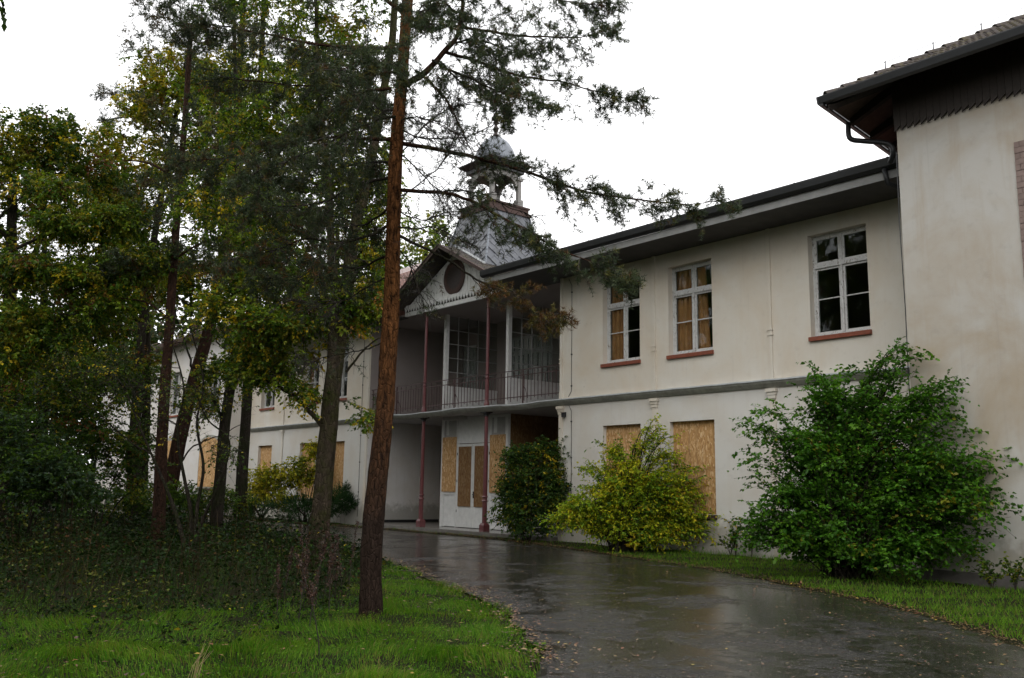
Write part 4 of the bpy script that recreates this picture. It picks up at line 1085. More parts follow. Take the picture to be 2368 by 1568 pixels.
def needles_on(tw, per, length, width, pal, r=rng, t0=0.25, fwd=0.75, groups=None):
    p, d = sample_path(tw, per, t0, 1.0, r)
    a, b = frames(d); th = r.uniform(0, 2 * PI, (len(p), 1))
    rad = a * np.cos(th) + b * np.sin(th)
    nd = unit(d * fwd + rad + r.normal(0, 0.15, p.shape)); L = length * r.uniform(0.7, 1.1, (len(p), 1))
    s = unit(np.cross(nd, r.normal(0, 1, p.shape))) * width * 0.5
    C = palette(len(p), pal, r, 0.3, np.repeat(np.arange(len(tw)) if groups is None else groups, per), 0.8)
    V = np.stack([p - s, p + s, p + nd * L], 1).reshape(-1, 3)
    return V, np.arange(len(V)).reshape(-1, 3), np.repeat(C, 3, 0)
def blob_tips(blobs, base, r=rng, shell=0.45):
    """blobs: (u, v, behind, half-width m, half-height m, half-depth m, count)"""
    out = []
    for u, v, off, a, b, c, n in blobs:
        o = onP(u, v, base, off)
        q = unit(r.normal(0, 1, (n, 3))) * (r.uniform(0, 1, (n, 1)) ** shell)
        out.append(o + q[:, :1] * a * Rt * np.array([1, 1, 0]) + q[:, 1:2] * b * np.array([0, 0, 1.0]) + q[:, 2:] * c * Nh)
    return np.concatenate(out)
def bark_tube(path, radii, n=14, amp=0.06, rough=1.0, flare=0.0, r=rng):
    P = np.array(path); k = len(P); R = np.array(radii, float)
    V, T = tube_arrays(P[None], R[None], n)
    V = V.reshape(k, n, 3); c = P[:, None]
    nz = r.normal(0, 1, (k, n)); nz = nz * 0.6 + 0.4 * np.roll(nz, 1, 0); low = np.sin(np.arange(n) * 3 * 2 * PI / n)[None] * 0.5 + np.sin(np.arange(n) * 2 * PI / n * 2 + np.arange(k)[:, None] * 0.25)
    f = 1 + amp * rough * nz + amp * 0.5 * low
    if flare: f += flare * np.exp(-np.linspace(0, 1, k) * 14)[:, None] * (1 + 0.5 * np.sin(np.arange(n) * 5 * 2 * PI / n))[None]
    return (c + (V - c) * f[..., None]).reshape(-1, 3), T
def tube_part(name, path, radii, mat, parent, n=10, amp=0.05, flare=0.0):
    m = NM(); V, T = bark_tube(path, radii, n, amp, 1.0, flare); m.add(V, T); return m.build(name, mat, parent, True)
def branch_part(name, paths, rads, mat, parent, n=4):
    m = NM()
    if len(paths): m.add(*tube_arrays(paths, rads, n))
    o = m.build(name, mat, parent, True); o["kind"] = "stuff"; return o

GREEN = (0.070, 0.128, 0.013); DGREEN = (0.036, 0.070, 0.012); LGREEN = (0.165, 0.225, 0.018); BLUEG = (0.034, 0.064, 0.030)
YEL = (0.42, 0.32, 0.020); OLIVE = (0.18, 0.18, 0.018); BRN = (0.13, 0.055, 0.018); RED = (0.16, 0.045, 0.018); ORNG = (0.28, 0.13, 0.018)
NEEDLE = [(6, (0.042, 0.060, 0.032)), (3, (0.062, 0.082, 0.036)), (1, (0.10, 0.095, 0.024)), (0.6, (0.085, 0.05, 0.022))]

def leafy_tree(name, base, label, trunks, limbs, blobs, pal, leaf=0.07, tw_per=6, lf_per=9, tw_len=0.4, bark='dark_bark', group=None, asp=0.62, hi=False, seed=1, extra=None, droop=0.35, cat="tree", bare=0.0, trunk_n=12, sag=0.05, below=0.6, shell=0.45, dens=1.0, flat=0.8, stems=None, tw_up=0.05, tw_spread=0.9, tw_droop=0.25, tw_show=1):
    r = np.random.default_rng(seed)
    blobs = [(*b[:6], int(b[6] * dens)) for b in blobs]
    t = thing(name, tuple(base), label, cat, group)
    sk = Skeleton()
    for pts, r0, r1 in trunks:
        P = poly3(pts, base, 40); P[0] = P[0] - np.array([0, 0, 0.12])
        R = np.linspace(r0, r1, 40); tube_part("trunk", P, R, MT[bark], t, trunk_n, 0.05, 0.25); sk.add(P, R, 0.3)
    if stems is not None:
        n_s, hgt, spr, rad = stems
        for i in range(n_s):
            a = 2 * PI * (i + r.random() * 0.6) / n_s; h = hgt * r.uniform(0.7, 1.1); q = spr * r.uniform(0.5, 1.1)
            e = np.array([math.cos(a), math.sin(a) * 0.8, 0])
            P = smooth3([np.array(base) + e * 0.08 - np.array([0, 0, .1]), np.array(base) + e * (0.12 + q * .25) + np.array([0, 0, h * .45]), np.array(base) + e * q * .65 + np.array([0, 0, h * .8]), np.array(base) + e * q + np.array([0, 0, h])], 16)
            R = np.linspace(rad, rad * .3, 16); tube_part("stem", P, R, MT[bark], t, 6, 0.05); sk.add(P, R, 0.12)
    for pts, r0, r1 in limbs:
        P = poly3(pts, base, 22); P[1:-1] += r.normal(0, 0.012, P[1:-1].shape); R = np.linspace(r0, r1, 22)
        tube_part("limb", P, R, MT[bark], t, 8, 0.06); sk.add(P, R, 0.15)
    tips = blob_tips(blobs, base, r, shell)
    paths, rads = sk.reach(tips, r, sag=sag, below=below)
    branch_part("branches", paths, rads, MT[bark], t)
    tw = twigs(paths, tw_per, tw_len, 0.3, tw_spread, tw_up, r=r, droop=tw_droop)
    g = np.repeat(np.arange(len(paths)), tw_per)
    branch_part("twigs", tw[::tw_show][:, [0, 1, 3]], np.full((len(tw[::tw_show]), 3), 0.0028) * np.array([1.2, 0.9, 0.5]), MT['twig'], t, 3)
    if bare > 0:
        keep = r.random(len(tw)) > bare; tw, g = tw[keep], g[keep]
    m = NM(); m.add(*leaves_on(tw, lf_per, leaf, pal, asp, r, groups=g, hi=hi, droop=droop, flat=flat))
    cr = m.build("crown", MT['leaf'], t); cr["kind"] = "stuff"
    return t

def top_canopy(t, cx, cy, z0, z1, rad, n, seed, pal):
    """unseen high part of a crown, added above the picture to shade the ground"""
    r = np.random.default_rng(seed)
    q = unit(r.normal(0, 1, (n, 3))) * r.uniform(0.2, 1, (n, 1)) ** .4
    p = np.array([cx, cy, (z0 + z1) / 2]) + q * np.array([rad, rad, (z1 - z0) / 2])
    L = r.uniform(.18, .34, n)
    m = NM(); m.add(*leaf_arrays(p, unit(r.normal(0, 1, p.shape)), unit(r.normal(0, .5, p.shape) + np.array([0, 0, 1.0])), L, L * .7, palette(n, pal, r)))
    o = m.build("unseen_shade_crown", MT['leaf'], t); o["kind"] = "stuff"

def fountain_bush(name, base, label, blobs, pal, leaf, asp, n_tw, lf, tw_len, group, seed, droop=.3, up=.15):
    """a bush of long stems that rise from one stool and arch outwards, leafy along their outer part"""
    r = np.random.default_rng(seed); base = np.array(base, float)
    t = thing(name, tuple(base), label, "bush", group)
    ends = blob_tips(blobs, base, r, .22); n = len(ends)
    foot = base + np.column_stack([r.normal(0, .16, (n, 2)), np.full(n, -.05)])
    L = np.linalg.norm(ends - foot, axis=1, keepdims=True); out = (ends - foot) * np.array([1, 1, 0])
    c1 = foot + out * .22 + np.array([0, 0, 1.0]) * np.maximum(ends[:, 2:] - foot[:, 2:], .3) * .62; c2 = foot + out * .68 + np.array([0, 0, 1.0]) * (np.maximum(ends[:, 2:] - foot[:, 2:], .3) * .98 + .10 * L)
    q = np.linspace(0, 1, 14)[None, :, None]
    P = foot[:, None] * (1 - q) ** 3 + 3 * c1[:, None] * q * (1 - q) ** 2 + 3 * c2[:, None] * q ** 2 * (1 - q) + ends[:, None] * q ** 3
    P += r.normal(0, .012, P.shape) * q
    big = np.argsort(-L[:, 0])[:10]
    for i in big: tube_part("stem", P[i], np.linspace(.018, .004, 14), MT['dark_bark'], t, 6, .04)
    rest = np.setdiff1d(np.arange(n), big); branch_part("branches", P[rest][:, ::2][:, :7], np.tile(np.linspace(.010, .003, 7), (len(rest), 1)), MT['dark_bark'], t, 3)
    tw = twigs(P, n_tw, tw_len, .28, .55, up, 4, r, droop=.25); g = np.repeat(np.arange(n), n_tw)
    branch_part("twigs", tw[::2][:, [0, 3]], np.full((len(tw[::2]), 2), .0025), MT['twig'], t, 3)
    m = NM(); m.add(*leaves_on(tw, lf, leaf, pal, asp, r, groups=g, droop=droop, t0=.05)); m.add(*leaves_on(P[:, 6:], 16, leaf, pal, asp, r, droop=droop))
    o = m.build("foliage", MT['leaf'], t); o["kind"] = "stuff"; return t

# ================================================================== FOREGROUND PINE
rp_ = np.random.default_rng(3)
pb = onZ(858, 1427)
pine = thing("pine_tree", tuple(pb), "foreground pine with leaning reddish trunk and long drooping needle branches", "tree")
tp = [(858, 1440), (858, 1380), (858, 1290), (864, 1200), (876, 1080), (889, 960), (898, 820), (905, 700), (909, 560), (912, 420), (919, 300), (928, 200), (936, 90), (944, -20), (955, -180), (962, -420)]
TP = poly3(tp, pb, 110)
TR = np.interp(np.linspace(0, 1, 110), [0, 0.04, 0.12, 0.35, 0.6, 0.8, 1.0], [0.128, 0.112, 0.118, 0.095, 0.076, 0.062, 0.03])
tube_part("trunk", TP, TR, MT['pine_bark'], pine, 26, 0.045, 0.12)
psk = Skeleton(); psk.add(TP, TR, 0.45)
# surveyed main branches: (points, thickness at the trunk, foliage from, foliage to, style)
PB = [
 ([(928, 332), (1000, 345, .1), (1090, 362, .3), (1200, 392, .5), (1330, 440, .6), (1480, 464, .5), (1600, 474, .3), (1690, 455, .2)], .030, .22, 1.0, 'n'),
 ([(926, 440), (990, 445, -.1), (1060, 458, -.2), (1130, 490, -.4), (1220, 540, -.5), (1290, 583, -.6), (1360, 612, -.6), (1440, 648, -.6)], .026, .2, 1.0, 'n'),
 ([(922, 545), (980, 572, -.1), (1040, 605, -.2), (1100, 648, -.3), (1160, 668, -.35), (1205, 690, -.4), (1240, 730, -.4), (1285, 745, -.4)], .020, .85, 1.0, 'b'),
 ([(938, 195), (985, 165, .1), (1025, 120, .15), (1052, 85, .2), (1062, 40, .2), (1070, -60, .2), (1085, -200, .3)], .042, .5, 1.0, 'n'),
 ([(962, 165), (995, 190, -.1), (1030, 235, -.2), (1065, 300, -.3), (1098, 362, -.4)], .022, .1, .9, 's'),
 ([(1025, 120, .15), (1080, 135, .3), (1150, 160, .4), (1220, 178, .5), (1300, 185, .5), (1390, 205, .5), (1475, 218, .5)], .024, .1, 1.0, 'n'),
 ([(1050, 60, .2), (1100, 70, 0), (1180, 82, -.2), (1270, 88, -.3), (1340, 90, -.3), (1398, 70, -.3)], .022, .05, 1.0, 'n'),
 ([(1058, 0, .2), (1120, -20, .2), (1220, -10, .3), (1330, 10, .4), (1400, 15, .4)], .022, .1, 1.0, 'n'),
 ([(1000, 140, .1), (1050, 165, -.4), (1130, 200, -.7), (1200, 225, -.9), (1260, 240, -1.0)], .018, .15, 1.0, 'n'),
 ([(925, 300), (960, 318, -.2), (1010, 330, -.3), (1070, 328, -.4), (1140, 300, -.4)], .010, .3, 1.0, 's'),
 ([(918, 345), (960, 385, -.1), (1000, 430, -.2), (1040, 455, -.3)], .011, .3, 1.0, 's'),
 ([(915, 460), (950, 440, .1), (1000, 400, .2), (1040, 350, .2), (1060, 300, .2)], .010, .4, 1.0, 's'),
 ([(910, 520), (960, 530, -.2), (1010, 520, -.3), (1060, 540, -.4), (1110, 560, -.5)], .010, .3, 1.0, 's'),
 ([(905, 205), (860, 208), (800, 240, -.1), (740, 280, -.2), (690, 300, -.3)], .022, .3, 1.0, 'n'),
 ([(915, 322), (850, 322), (790, 322, .1), (720, 330, .2), (640, 350, .2), (540, 372, .1), (420, 380, 0)], .026, .3, 1.0, 'n'),
 ([(925, 115), (850, 110), (760, 105, .1), (690, 98, .2), (600, 78, .3), (500, 60, .3), (420, 62, .3)], .026, .2, 1.0, 'n'),
 ([(905, 410), (860, 420), (800, 440, -.2), (740, 470, -.4), (660, 480, -.5), (580, 470, -.6)], .020, .3, 1.0, 'n'),
 ([(900, 520), (850, 545, -.1), (780, 560, -.2), (700, 555, -.3), (620, 580, -.4), (520, 600, -.5)], .020, .35, 1.0, 'm'),
 ([(905, 470), (870, 505, .2), (830, 520, .5), (780, 500, .8), (720, 510, 1.1)], .016, .3, 1.0, 'n'),
 ([(898, 640), (860, 655), (810, 690, .1), (760, 700, .1), (680, 690, .1)], .012, .5, 1.0, 's'),
 ([(890, 790), (860, 800), (820, 810, .2), (760, 820, .3), (700, 840, .4)], .010, .6, 1.0, 's'),
 ([(940, 40), (900, 0), (840, -40), (760, -60), (640, -70)], .03, .2, 1.0, 'n'),
 ([(945, -60), (1000, -120), (1080, -180), (1200, -220)], .03, .2, 1.0, 'n'),
 ([(945, -120), (880, -160), (780, -200), (640, -230)], .03, .2, 1.0, 'n'),
 ([(920, 360), (950, 330, .3), (990, 290, .5), (1040, 260, .6), (1090, 250, .7)], .010, .3, 1.0, 's'),
 ([(915, 480), (950, 500, .2), (990, 505, .4), (1040, 490, .5), (1100, 500, .6)], .010, .3, 1.0, 's'),
 ([(924, 280), (960, 270, -.5), (1000, 280, -.8), (1050, 300, -1.0)], .010, .3, 1.0, 's'),
 ([(908, 560), (940, 600, .2), (960, 660, .3), (985, 700, .4)], .009, .3, 1.0, 's'),
 ([(1040, 100, .2), (1100, 95, .5), (1170, 110, .8), (1240, 130, .9)], .016, .1, 1.0, 'n'),
 ([(1055, 30, .2), (1010, 0, -.3), (960, 20, -.8), (990, 60, -1.2)], .016, .1, 1.0, 'n'),
 ([(1010, 135, .1), (1060, 190, .5), (1110, 215, .8), (1170, 260, .9)], .014, .2, 1.0, 'n'),
 ([(1010, 448, -.1), (1060, 440, .3), (1120, 450, .5), (1180, 480, .6), (1240, 500, .6)], .012, .15, 1.0, 's'),
 ([(902, 590), (870, 600, .2), (820, 620, .5), (760, 610, .7), (690, 640, .9), (620, 640, 1.0)], .016, .3, 1.0, 'n'),
 ([(915, 380), (880, 375, .4), (820, 380, .9), (740, 400, 1.2), (660, 420, 1.4)], .018, .3, 1.0, 'n'),
 ([(928, 170), (880, 170, .3), (800, 190, .5), (700, 200, .6), (600, 190, .6), (500, 180, .6)], .022, .25, 1.0, 'n'),
 ([(920, 270), (870, 275, -.4), (800, 300, -.8), (720, 340, -1.1), (640, 370, -1.3), (560, 400, -1.5)], .020, .3, 1.0, 'n'),
 ([(935, 130), (900, 150, -1.0), (850, 140, -1.8), (780, 170, -2.4)], .022, .3, 1.0, 'n'),
 ([(925, 250), (890, 255, 1.0), (840, 230, 1.8), (800, 250, 2.3)], .020, .3, 1.0, 'n'),
]
nm_n = NM(); tw_all = []; tr_all = []
for pts, r0, f0, f1, st in PB:
    P = poly3(pts, pb, 26); P[2:] += np.cumsum(rp_.normal(0, 0.006, P[2:].shape), 0)
    R = np.linspace(r0, 0.004, 26) ** 1.0
    tube_part("branch", P, R, MT['pine_limb' if r0 > .02 else 'dark_bark'], pine, 8, 0.05)
    Ln = np.linalg.norm(np.diff(P, axis=0), axis=1).sum()
    n2 = int(Ln * {'n': 17, 'b': 13, 's': 17, 'm': 16}[st])
    t = rp_.uniform(f0 * 0.6, 1.0, n2); i = np.clip((t * 25).astype(int), 0, 24)
    p0 = P[i] + (P[i + 1] - P[i]) * rp_.random((n2, 1)); d = unit(P[i + 1] - P[i])
    side = unit(np.cross(d, np.array([0, 0, 1.0]))) * rp_.choice([-1, 1], (n2, 1))
    L2 = (0.85 - 0.55 * t)[:, None] * rp_.uniform(0.5, 1.1, (n2, 1)) * {'n': 1.0, 'b': 0.7, 's': 0.75, 'm': 1.0}[st]
    dirs = unit(d * 0.65 + side * rp_.uniform(0.2, 0.9, (n2, 1)) + np.array([0, 0, 1.0]) * rp_.normal(-0.15, 0.45, (n2, 1)))
    sub = bez_paths(p0, dirs, p0 + dirs * L2 + np.array([0, 0, -0.28]) * L2 ** 1.5, 6, 0.0, 0.05, rp_)
    if st != 's': sub = np.concatenate([sub, np.stack([P[[20, 21, 22, 23, 24, 25]]], 0)])
    tw_all.append((sub, 0.0055)); tr_all.append(sub)
    n_tw = {'n': 13, 'b': 9, 's': 7, 'm': 12}[st]
    tw = twigs(sub, n_tw, 0.15 if st != 's' else 0.26, 0.3, 0.85, 0.14, 4, rp_, droop=0.05)
    tw_all.append((tw, 0.0022))
    pal = NEEDLE
    if st == 'b': pal = [(3, (0.12, 0.060, 0.020)), (3, (0.085, 0.048, 0.020)), (3, (0.13, 0.11, 0.025)), (2.5, (0.05, 0.055, 0.025))]
    if st == 'm': pal = [(4, NEEDLE[0][1]), (2, NEEDLE[1][1]), (2, (0.11, 0.055, 0.02))]
    live = rp_.random(len(tw)) < {'n': 0.93, 'b': 0.8, 's': 0.14, 'm': 0.85}[st]
    # the inner, shaded part of a branch is bare
    nm_n.add(*needles_on(tw[live], 25, 0.060, 0.0072, pal, rp_, 0.25, 0.45))
tb = NM()
for a, rr in tw_all:
    if a.shape[1] == 4: a = a[:, [0, 3]]
    k = a.shape[1]; tb.add(*tube_arrays(a, np.full(a.shape[:2], rr) * np.linspace(1.15, 0.45, k), 3))
o = tb.build("twigs", MT['twig'], pine, True); o["kind"] = "stuff"
o = nm_n.build("needles", MT['needle'], pine); o["kind"] = "stuff"

# ================================================================== TREES OF THE GROVE
g_ = "trees of the grove on the left"
b2 = onZ(735, 1308)
leafy_tree("hornbeam_tree", b2, "mossy grey-brown double-stemmed hornbeam just left of the foreground pine",
    [([(735, 1320), (738, 1240), (748, 1120), (758, 1010), (768, 900), (780, 820), (796, 720), (808, 620), (818, 540), (845, 430), (868, 320), (885, 220), (905, 110), (915, -20), (930, -160)], .185, .045),
     ([(760, 985), (763, 930, -.1), (768, 850, -.1), (770, 780, -.15), (776, 700, -.2), (770, 620, -.3), (765, 560, -.3), (760, 430, -.3), (745, 300, -.3), (735, 160, -.3), (730, 0, -.3)], .105, .03)],
    [([(745, 985), (715, 950), (670, 910, .1), (620, 880, .2), (560, 835, .3), (500, 790, .4)], .05, .015),
     ([(800, 860), (850, 800, -.3), (890, 775, -.5), (925, 760, -.6)], .025, .008),
     ([(790, 760), (815, 660, .3), (830, 600, .5), (850, 500, .8)], .04, .012),
     ([(765, 640, -.3), (720, 560, -.6), (660, 500, -.9), (590, 450, -1.2)], .035, .01),
     ([(770, 450, -.3), (690, 400, -.2), (620, 330, 0)], .03, .01),
     ([(870, 320), (820, 240, .3), (780, 150, .5)], .03, .01)],
    [(850, 630, .6, .42, .75, .8, 32), (800, 740, .3, .55, .35, .7, 22), (640, 740, -.2, .95, .33, .9, 44), (500, 720, .2, .5, .3, .7, 18), (840, 962, -.2, .22, .10, .3, 6), (640, 865, .2, .6, .25, .5, 22), (570, 860, .2, .4, .3, .4, 16), (700, 910, .1, .3, .2, .3, 10), (650, 820, .1, .7, .25, .5, 22),
     (760, 430, .4, 1.0, .9, 1.2, 60), (860, 480, .5, .5, .7, .8, 30), (700, 640, .3, .9, .5, .9, 40), (590, 640, .3, .9, .5, .9, 36), (840, 560, .3, .5, .5, .7, 26), (880, 400, .6, .4, .8, .7, 24), (800, 690, .1, .55, .4, .6, 30), (710, 715, 0, .7, .3, .7, 34), (600, 765, -.1, .8, .28, .7, 34), (560, 700, .1, .8, .3, .7, 26), (870, 690, .3, .25, .5, .5, 16), (560, 300, .3, 1.0, .8, 1.0, 45), (480, 480, .2, .9, .6, 1.0, 36), (640, 520, 0, .9, .6, 1.1, 45), (830, 300, .4, .7, 1.0, 1.0, 40), (700, 250, .2, 1.0, 1.0, 1.2, 60), (780, 80, .2, 1.2, .9, 1.2, 50), (850, -120, .2, 1.6, 1.3, 1.6, 60), (600, -60, 0, 1.6, 1.0, 1.6, 50)],
    [(5, GREEN), (4, LGREEN), (2, DGREEN), (2.0, OLIVE), (1.0, YEL), (0.3, ORNG)], .080, 8, 10, .44, 'beech_bark', g_, seed=21, dens=1.15)
b3 = onZ(555, 1237)
leafy_tree("slender_tree", b3, "dark straight slender trunk nearest the mossy hornbeam", [([(555, 1245), (560, 1100), (568, 980), (575, 850), (580, 700), (588, 500), (600, 250), (610, 0), (620, -200)], .165, .045)],
    [([(578, 780), (620, 700, -.5), (680, 650, -.9)], .05, .015), ([(585, 600), (540, 520, .4), (480, 470, .8)], .05, .015), ([(595, 400), (650, 330, .3), (700, 240, .5)], .05, .015)],
    [(640, 640, .5, 1.8, .8, 1.5, 40), (600, 600, 0, 1.6, 1.0, 1.5, 30), (560, 420, 0, 1.9, 1.5, 1.8, 70), (650, 200, 0, 2.0, 1.8, 1.8, 80), (620, -60, 0, 2.2, 1.8, 2.0, 60)],
    [(5, GREEN), (2, DGREEN), (3, OLIVE), (3, LGREEN), (1.6, YEL), (0.6, BRN)], .098, 7, 12, .5, 'dark_bark', g_, tw_show=3, seed=22, dens=1.8)
b4 = onZ(498, 1252)
leafy_tree("crooked_tree", b4, "dark crooked trunk between the slender tree and the leaning pine", [([(498, 1262), (503, 1180), (512, 1080), (520, 980), (532, 900), (545, 820), (556, 720), (560, 560), (550, 400), (545, 200), (540, 0)], .155, .04)],
    [([(520, 980), (490, 920, .2), (455, 880, .3), (430, 800, .4), (400, 700, .5)], .05, .012), ([(545, 820), (500, 740, -.3), (430, 700, -.6), (350, 640, -.8)], .05, .015), ([(556, 700), (600, 620, -.3), (640, 560, -.5)], .04, .012)],
    [(520, 850, -.3, .8, .4, .7, 24), (600, 830, .2, .8, .35, .6, 20), (470, 930, 0, .6, .35, .6, 12), (420, 640, -.4, 1.4, .8, 1.3, 55), (560, 560, 0, 1.4, 1.0, 1.4, 45), (480, 420, 0, 1.7, 1.1, 1.6, 60), (520, 200, 0, 1.8, 1.6, 1.6, 50)],
    [(3, DGREEN), (4, GREEN), (3, OLIVE), (2, LGREEN), (1.2, YEL), (1, BRN)], .09, 7, 12, .45, 'dark_bark', g_, tw_show=3, seed=23, dens=1.9)
b7 = onZ(303, 1224)
leafy_tree("yellowing_tree", b7, "tall tree with yellow autumn leaves high over the grove", [([(303, 1232), (308, 1080), (318, 900), (335, 700), (365, 500), (395, 330), (420, 200), (440, 90)], .19, .05)],
    [([(335, 700), (290, 600, .3), (250, 520, .5)], .06, .02), ([(365, 500), (430, 400, -.2), (500, 330, -.4)], .06, .02), ([(395, 330), (350, 260, 0), (310, 240, 0)], .05, .015)],
    [(420, 190, 0, 1.9, 1.2, 1.5, 85), (340, 250, 0, 1.0, .8, 1.2, 45), (520, 230, .3, 1.6, 1.2, 1.5, 60), (430, 350, 0, 2.2, 1.0, 1.6, 70), (320, 430, 0, 1.8, 1.0, 1.6, 60), (330, 620, .2, 1.8, .9, 1.6, 55), (200, 540, .2, 1.3, .8, 1.4, 35), (255, 330, 0, .9, .7, 1.2, 30), (230, 420, 0, 1.1, .7, 1.3, 34)],
    [(3, YEL), (3, OLIVE), (3, (0.15, 0.14, 0.02)), (2, GREEN), (.4, ORNG), (.5, BRN), (3.5, LGREEN)], .108, 7, 12, .5, 'dark_bark', g_, tw_show=3, seed=24, dens=1.5, droop=.5)
b8 = onZ(327, 1219)
leafy_tree("forked_tree", b8, "dark trunk standing close behind the yellow-leaved tree", [([(327, 1228), (330, 1100), (338, 950), (340, 780), (330, 600), (300, 450), (270, 330)], .17, .05)],
    [([(340, 780), (270, 680, .2), (190, 620, .3)], .06, .02), ([(338, 900), (290, 840, -.3), (220, 800, -.5)], .05, .015)],
    [(230, 650, 0, 2.0, 1.0, 1.6, 60), (160, 800, -.2, 1.8, .9, 1.5, 40), (300, 850, 0, 1.4, .8, 1.5, 30), (260, 470, 0, 1.7, 1.0, 1.6, 45), (250, 740, .2, 1.6, .7, 1.5, 34), (210, 900, 0, 1.6, .8, 1.5, 30), (330, 560, .3, 1.4, .9, 1.4, 30)],
    [(4, DGREEN), (5, GREEN), (3, OLIVE), (2, LGREEN), (.6, BRN), (0.2, ORNG)], .12, 7, 12, .5, 'dark_bark', g_, tw_show=3, seed=25, dens=1.9)

def needle_tree(name, base, label, trunks, limbs, blobs, pal, bark, group, seed, n_tw=11, per=17, nl=0.09, nw=0.0150, tl=0.30):
    r = np.random.default_rng(seed)
    t = thing(name, tuple(base), label, "tree", group); sk = Skeleton()
    for pts, r0, r1 in trunks:
        P = poly3(pts, base, 44); P[0] -= np.array([0, 0, .12]); R = np.linspace(r0, r1, 44); tube_part("trunk", P, R, MT[bark], t, 12, 0.05, 0.2); sk.add(P, R, 0.5)
    for pts, r0, r1 in limbs:
        P = poly3(pts, base, 20); R = np.linspace(r0, r1, 20); tube_part("limb", P, R, MT[bark], t, 7, 0.05); sk.add(P, R, 0.15)
    blobs = [(*b[:6], int(b[6] * 1.3)) for b in blobs]
    paths, rads = sk.reach(blob_tips(blobs, base, r), r, sag=0.05, below=0.3)
    branch_part("branches", paths, rads, MT[bark], t)
    tw = twigs(paths, n_tw, tl, 0.35, 0.8, 0.12, 4, r)
    branch_part("twigs", tw[::3][:, [0, 3]], np.full((len(tw[::3]), 2), 0.004), MT['twig'], t, 3)
    m = NM(); m.add(*needles_on(tw, per, nl, nw, pal, r, 0.25, 0.7, groups=np.repeat(np.arange(len(paths)), n_tw)))
    o = m.build("needles", MT['needle'], t); o["kind"] = "stuff"; return t
b5 = onZ(375, 1222)
needle_tree("leaning_pine", b5, "dark pine whose thick trunk leans right in front of the arched windows", [([(375, 1228), (392, 1130), (410, 1040), (430, 950), (455, 860), (478, 780), (497, 700), (520, 560), (540, 400), (550, 230), (560, 60), (570, -120)], .245, .07)],
    [([(540, 400), (440, 330), (350, 270), (280, 240)], .08, .02), ([(550, 250), (460, 140), (390, 60)], .08, .02), ([(550, 250), (640, 180), (720, 120)], .08, .02), ([(545, 330), (420, 280, .5), (300, 270, .6), (225, 285, .6)], .07, .02), ([(530, 480), (640, 400), (720, 380)], .07, .02)],
    [(480, 60, 0, 2.6, 1.6, 2.0, 80), (400, 130, 0, 1.6, 1.2, 1.5, 40), (300, 240, 0, 1.5, .6, 1.2, 28), (335, 130, 0, .8, .7, 1.0, 16), (240, 215, 0, .5, .25, .5, 7), (250, 285, .6, .6, .3, .6, 7), (700, 120, 0, 2.0, 1.4, 1.8, 60), (720, 350, 0, 1.6, 1.0, 1.6, 40), (560, 350, 0, 2.2, 1.0, 1.8, 50), (560, -80, 0, 2.6, 1.4, 2.2, 50), (640, 540, 0, 1.8, .7, 1.6, 30)],
    NEEDLE, 'pine_far', g_, 31)
b6 = onZ(365, 1278)
needle_tree("straight_pine", b6, "straight reddish pine trunk in front of the leaning pine", [([(365, 1288), (368, 1180), (372, 1080), (377, 960), (385, 850), (393, 740), (402, 600), (415, 420), (430, 250), (440, 60)], .135, .05)],
    [([(393, 740), (340, 700), (280, 690, -.3)], .03, .01), ([(402, 600), (470, 560), (550, 540, .3)], .03, .01), ([(415, 420), (350, 380), (280, 370)], .04, .01)],
    [(450, 300, 0, 1.5, 1.0, 1.4, 40), (600, 480, 0, 1.2, .7, 1.2, 30), (350, 480, 0, 1.1, .6, 1.2, 26), (300, 620, 0, .9, .5, 1.0, 18), (430, 60, 0, 1.5, 1.2, 1.4, 40), (480, 600, .2, 1.2, .5, 1.0, 22)],
    [(5, NEEDLE[0][1]), (3, NEEDLE[1][1]), (2, (0.08, 0.055, 0.022))], 'pine_far', g_, 32)
b9 = onZ(440, 1296)
leafy_tree("multi_stem_tree", b9, "small bare multi-stemmed tree with crooked dark stems between the trunks",
    [([(436, 1302), (410, 1200, .1), (385, 1130, .2), (350, 1050, .3), (320, 980, .4), (290, 900, .4)], .045, .012),
     ([(442, 1302), (440, 1180), (425, 1100), (410, 1000), (425, 900), (400, 800)], .045, .012),
     ([(446, 1302), (455, 1180), (470, 1080, -.1), (455, 980, -.1), (470, 880), (440, 760)], .04, .012),
     ([(440, 1302), (470, 1200), (510, 1110, -.2), (530, 1020, -.2), (480, 970), (450, 900)], .035, .01)],
    [([(410, 1080), (450, 1030), (500, 1010), (560, 980)], .02, .006), ([(350, 1050, .3), (300, 1020, .3), (230, 960, .3), (150, 900, .3)], .02, .006)],
    [(430, 950, 0, .9, .7, .8, 40), (300, 880, .2, 1.0, .6, .9, 40), (520, 900, -.2, .8, .4, .7, 22), (540, 1050, -.2, .5, .4, .5, 18), (200, 850, .2, 1.0, .5, .8, 30), (420, 760, 0, 1.0, .4, .9, 30)],
    [(4, DGREEN), (3, GREEN), (1.5, OLIVE), (1, YEL)], .06, 5, 5, .45, 'dark_bark', g_, seed=27, bare=.38, trunk_n=8)
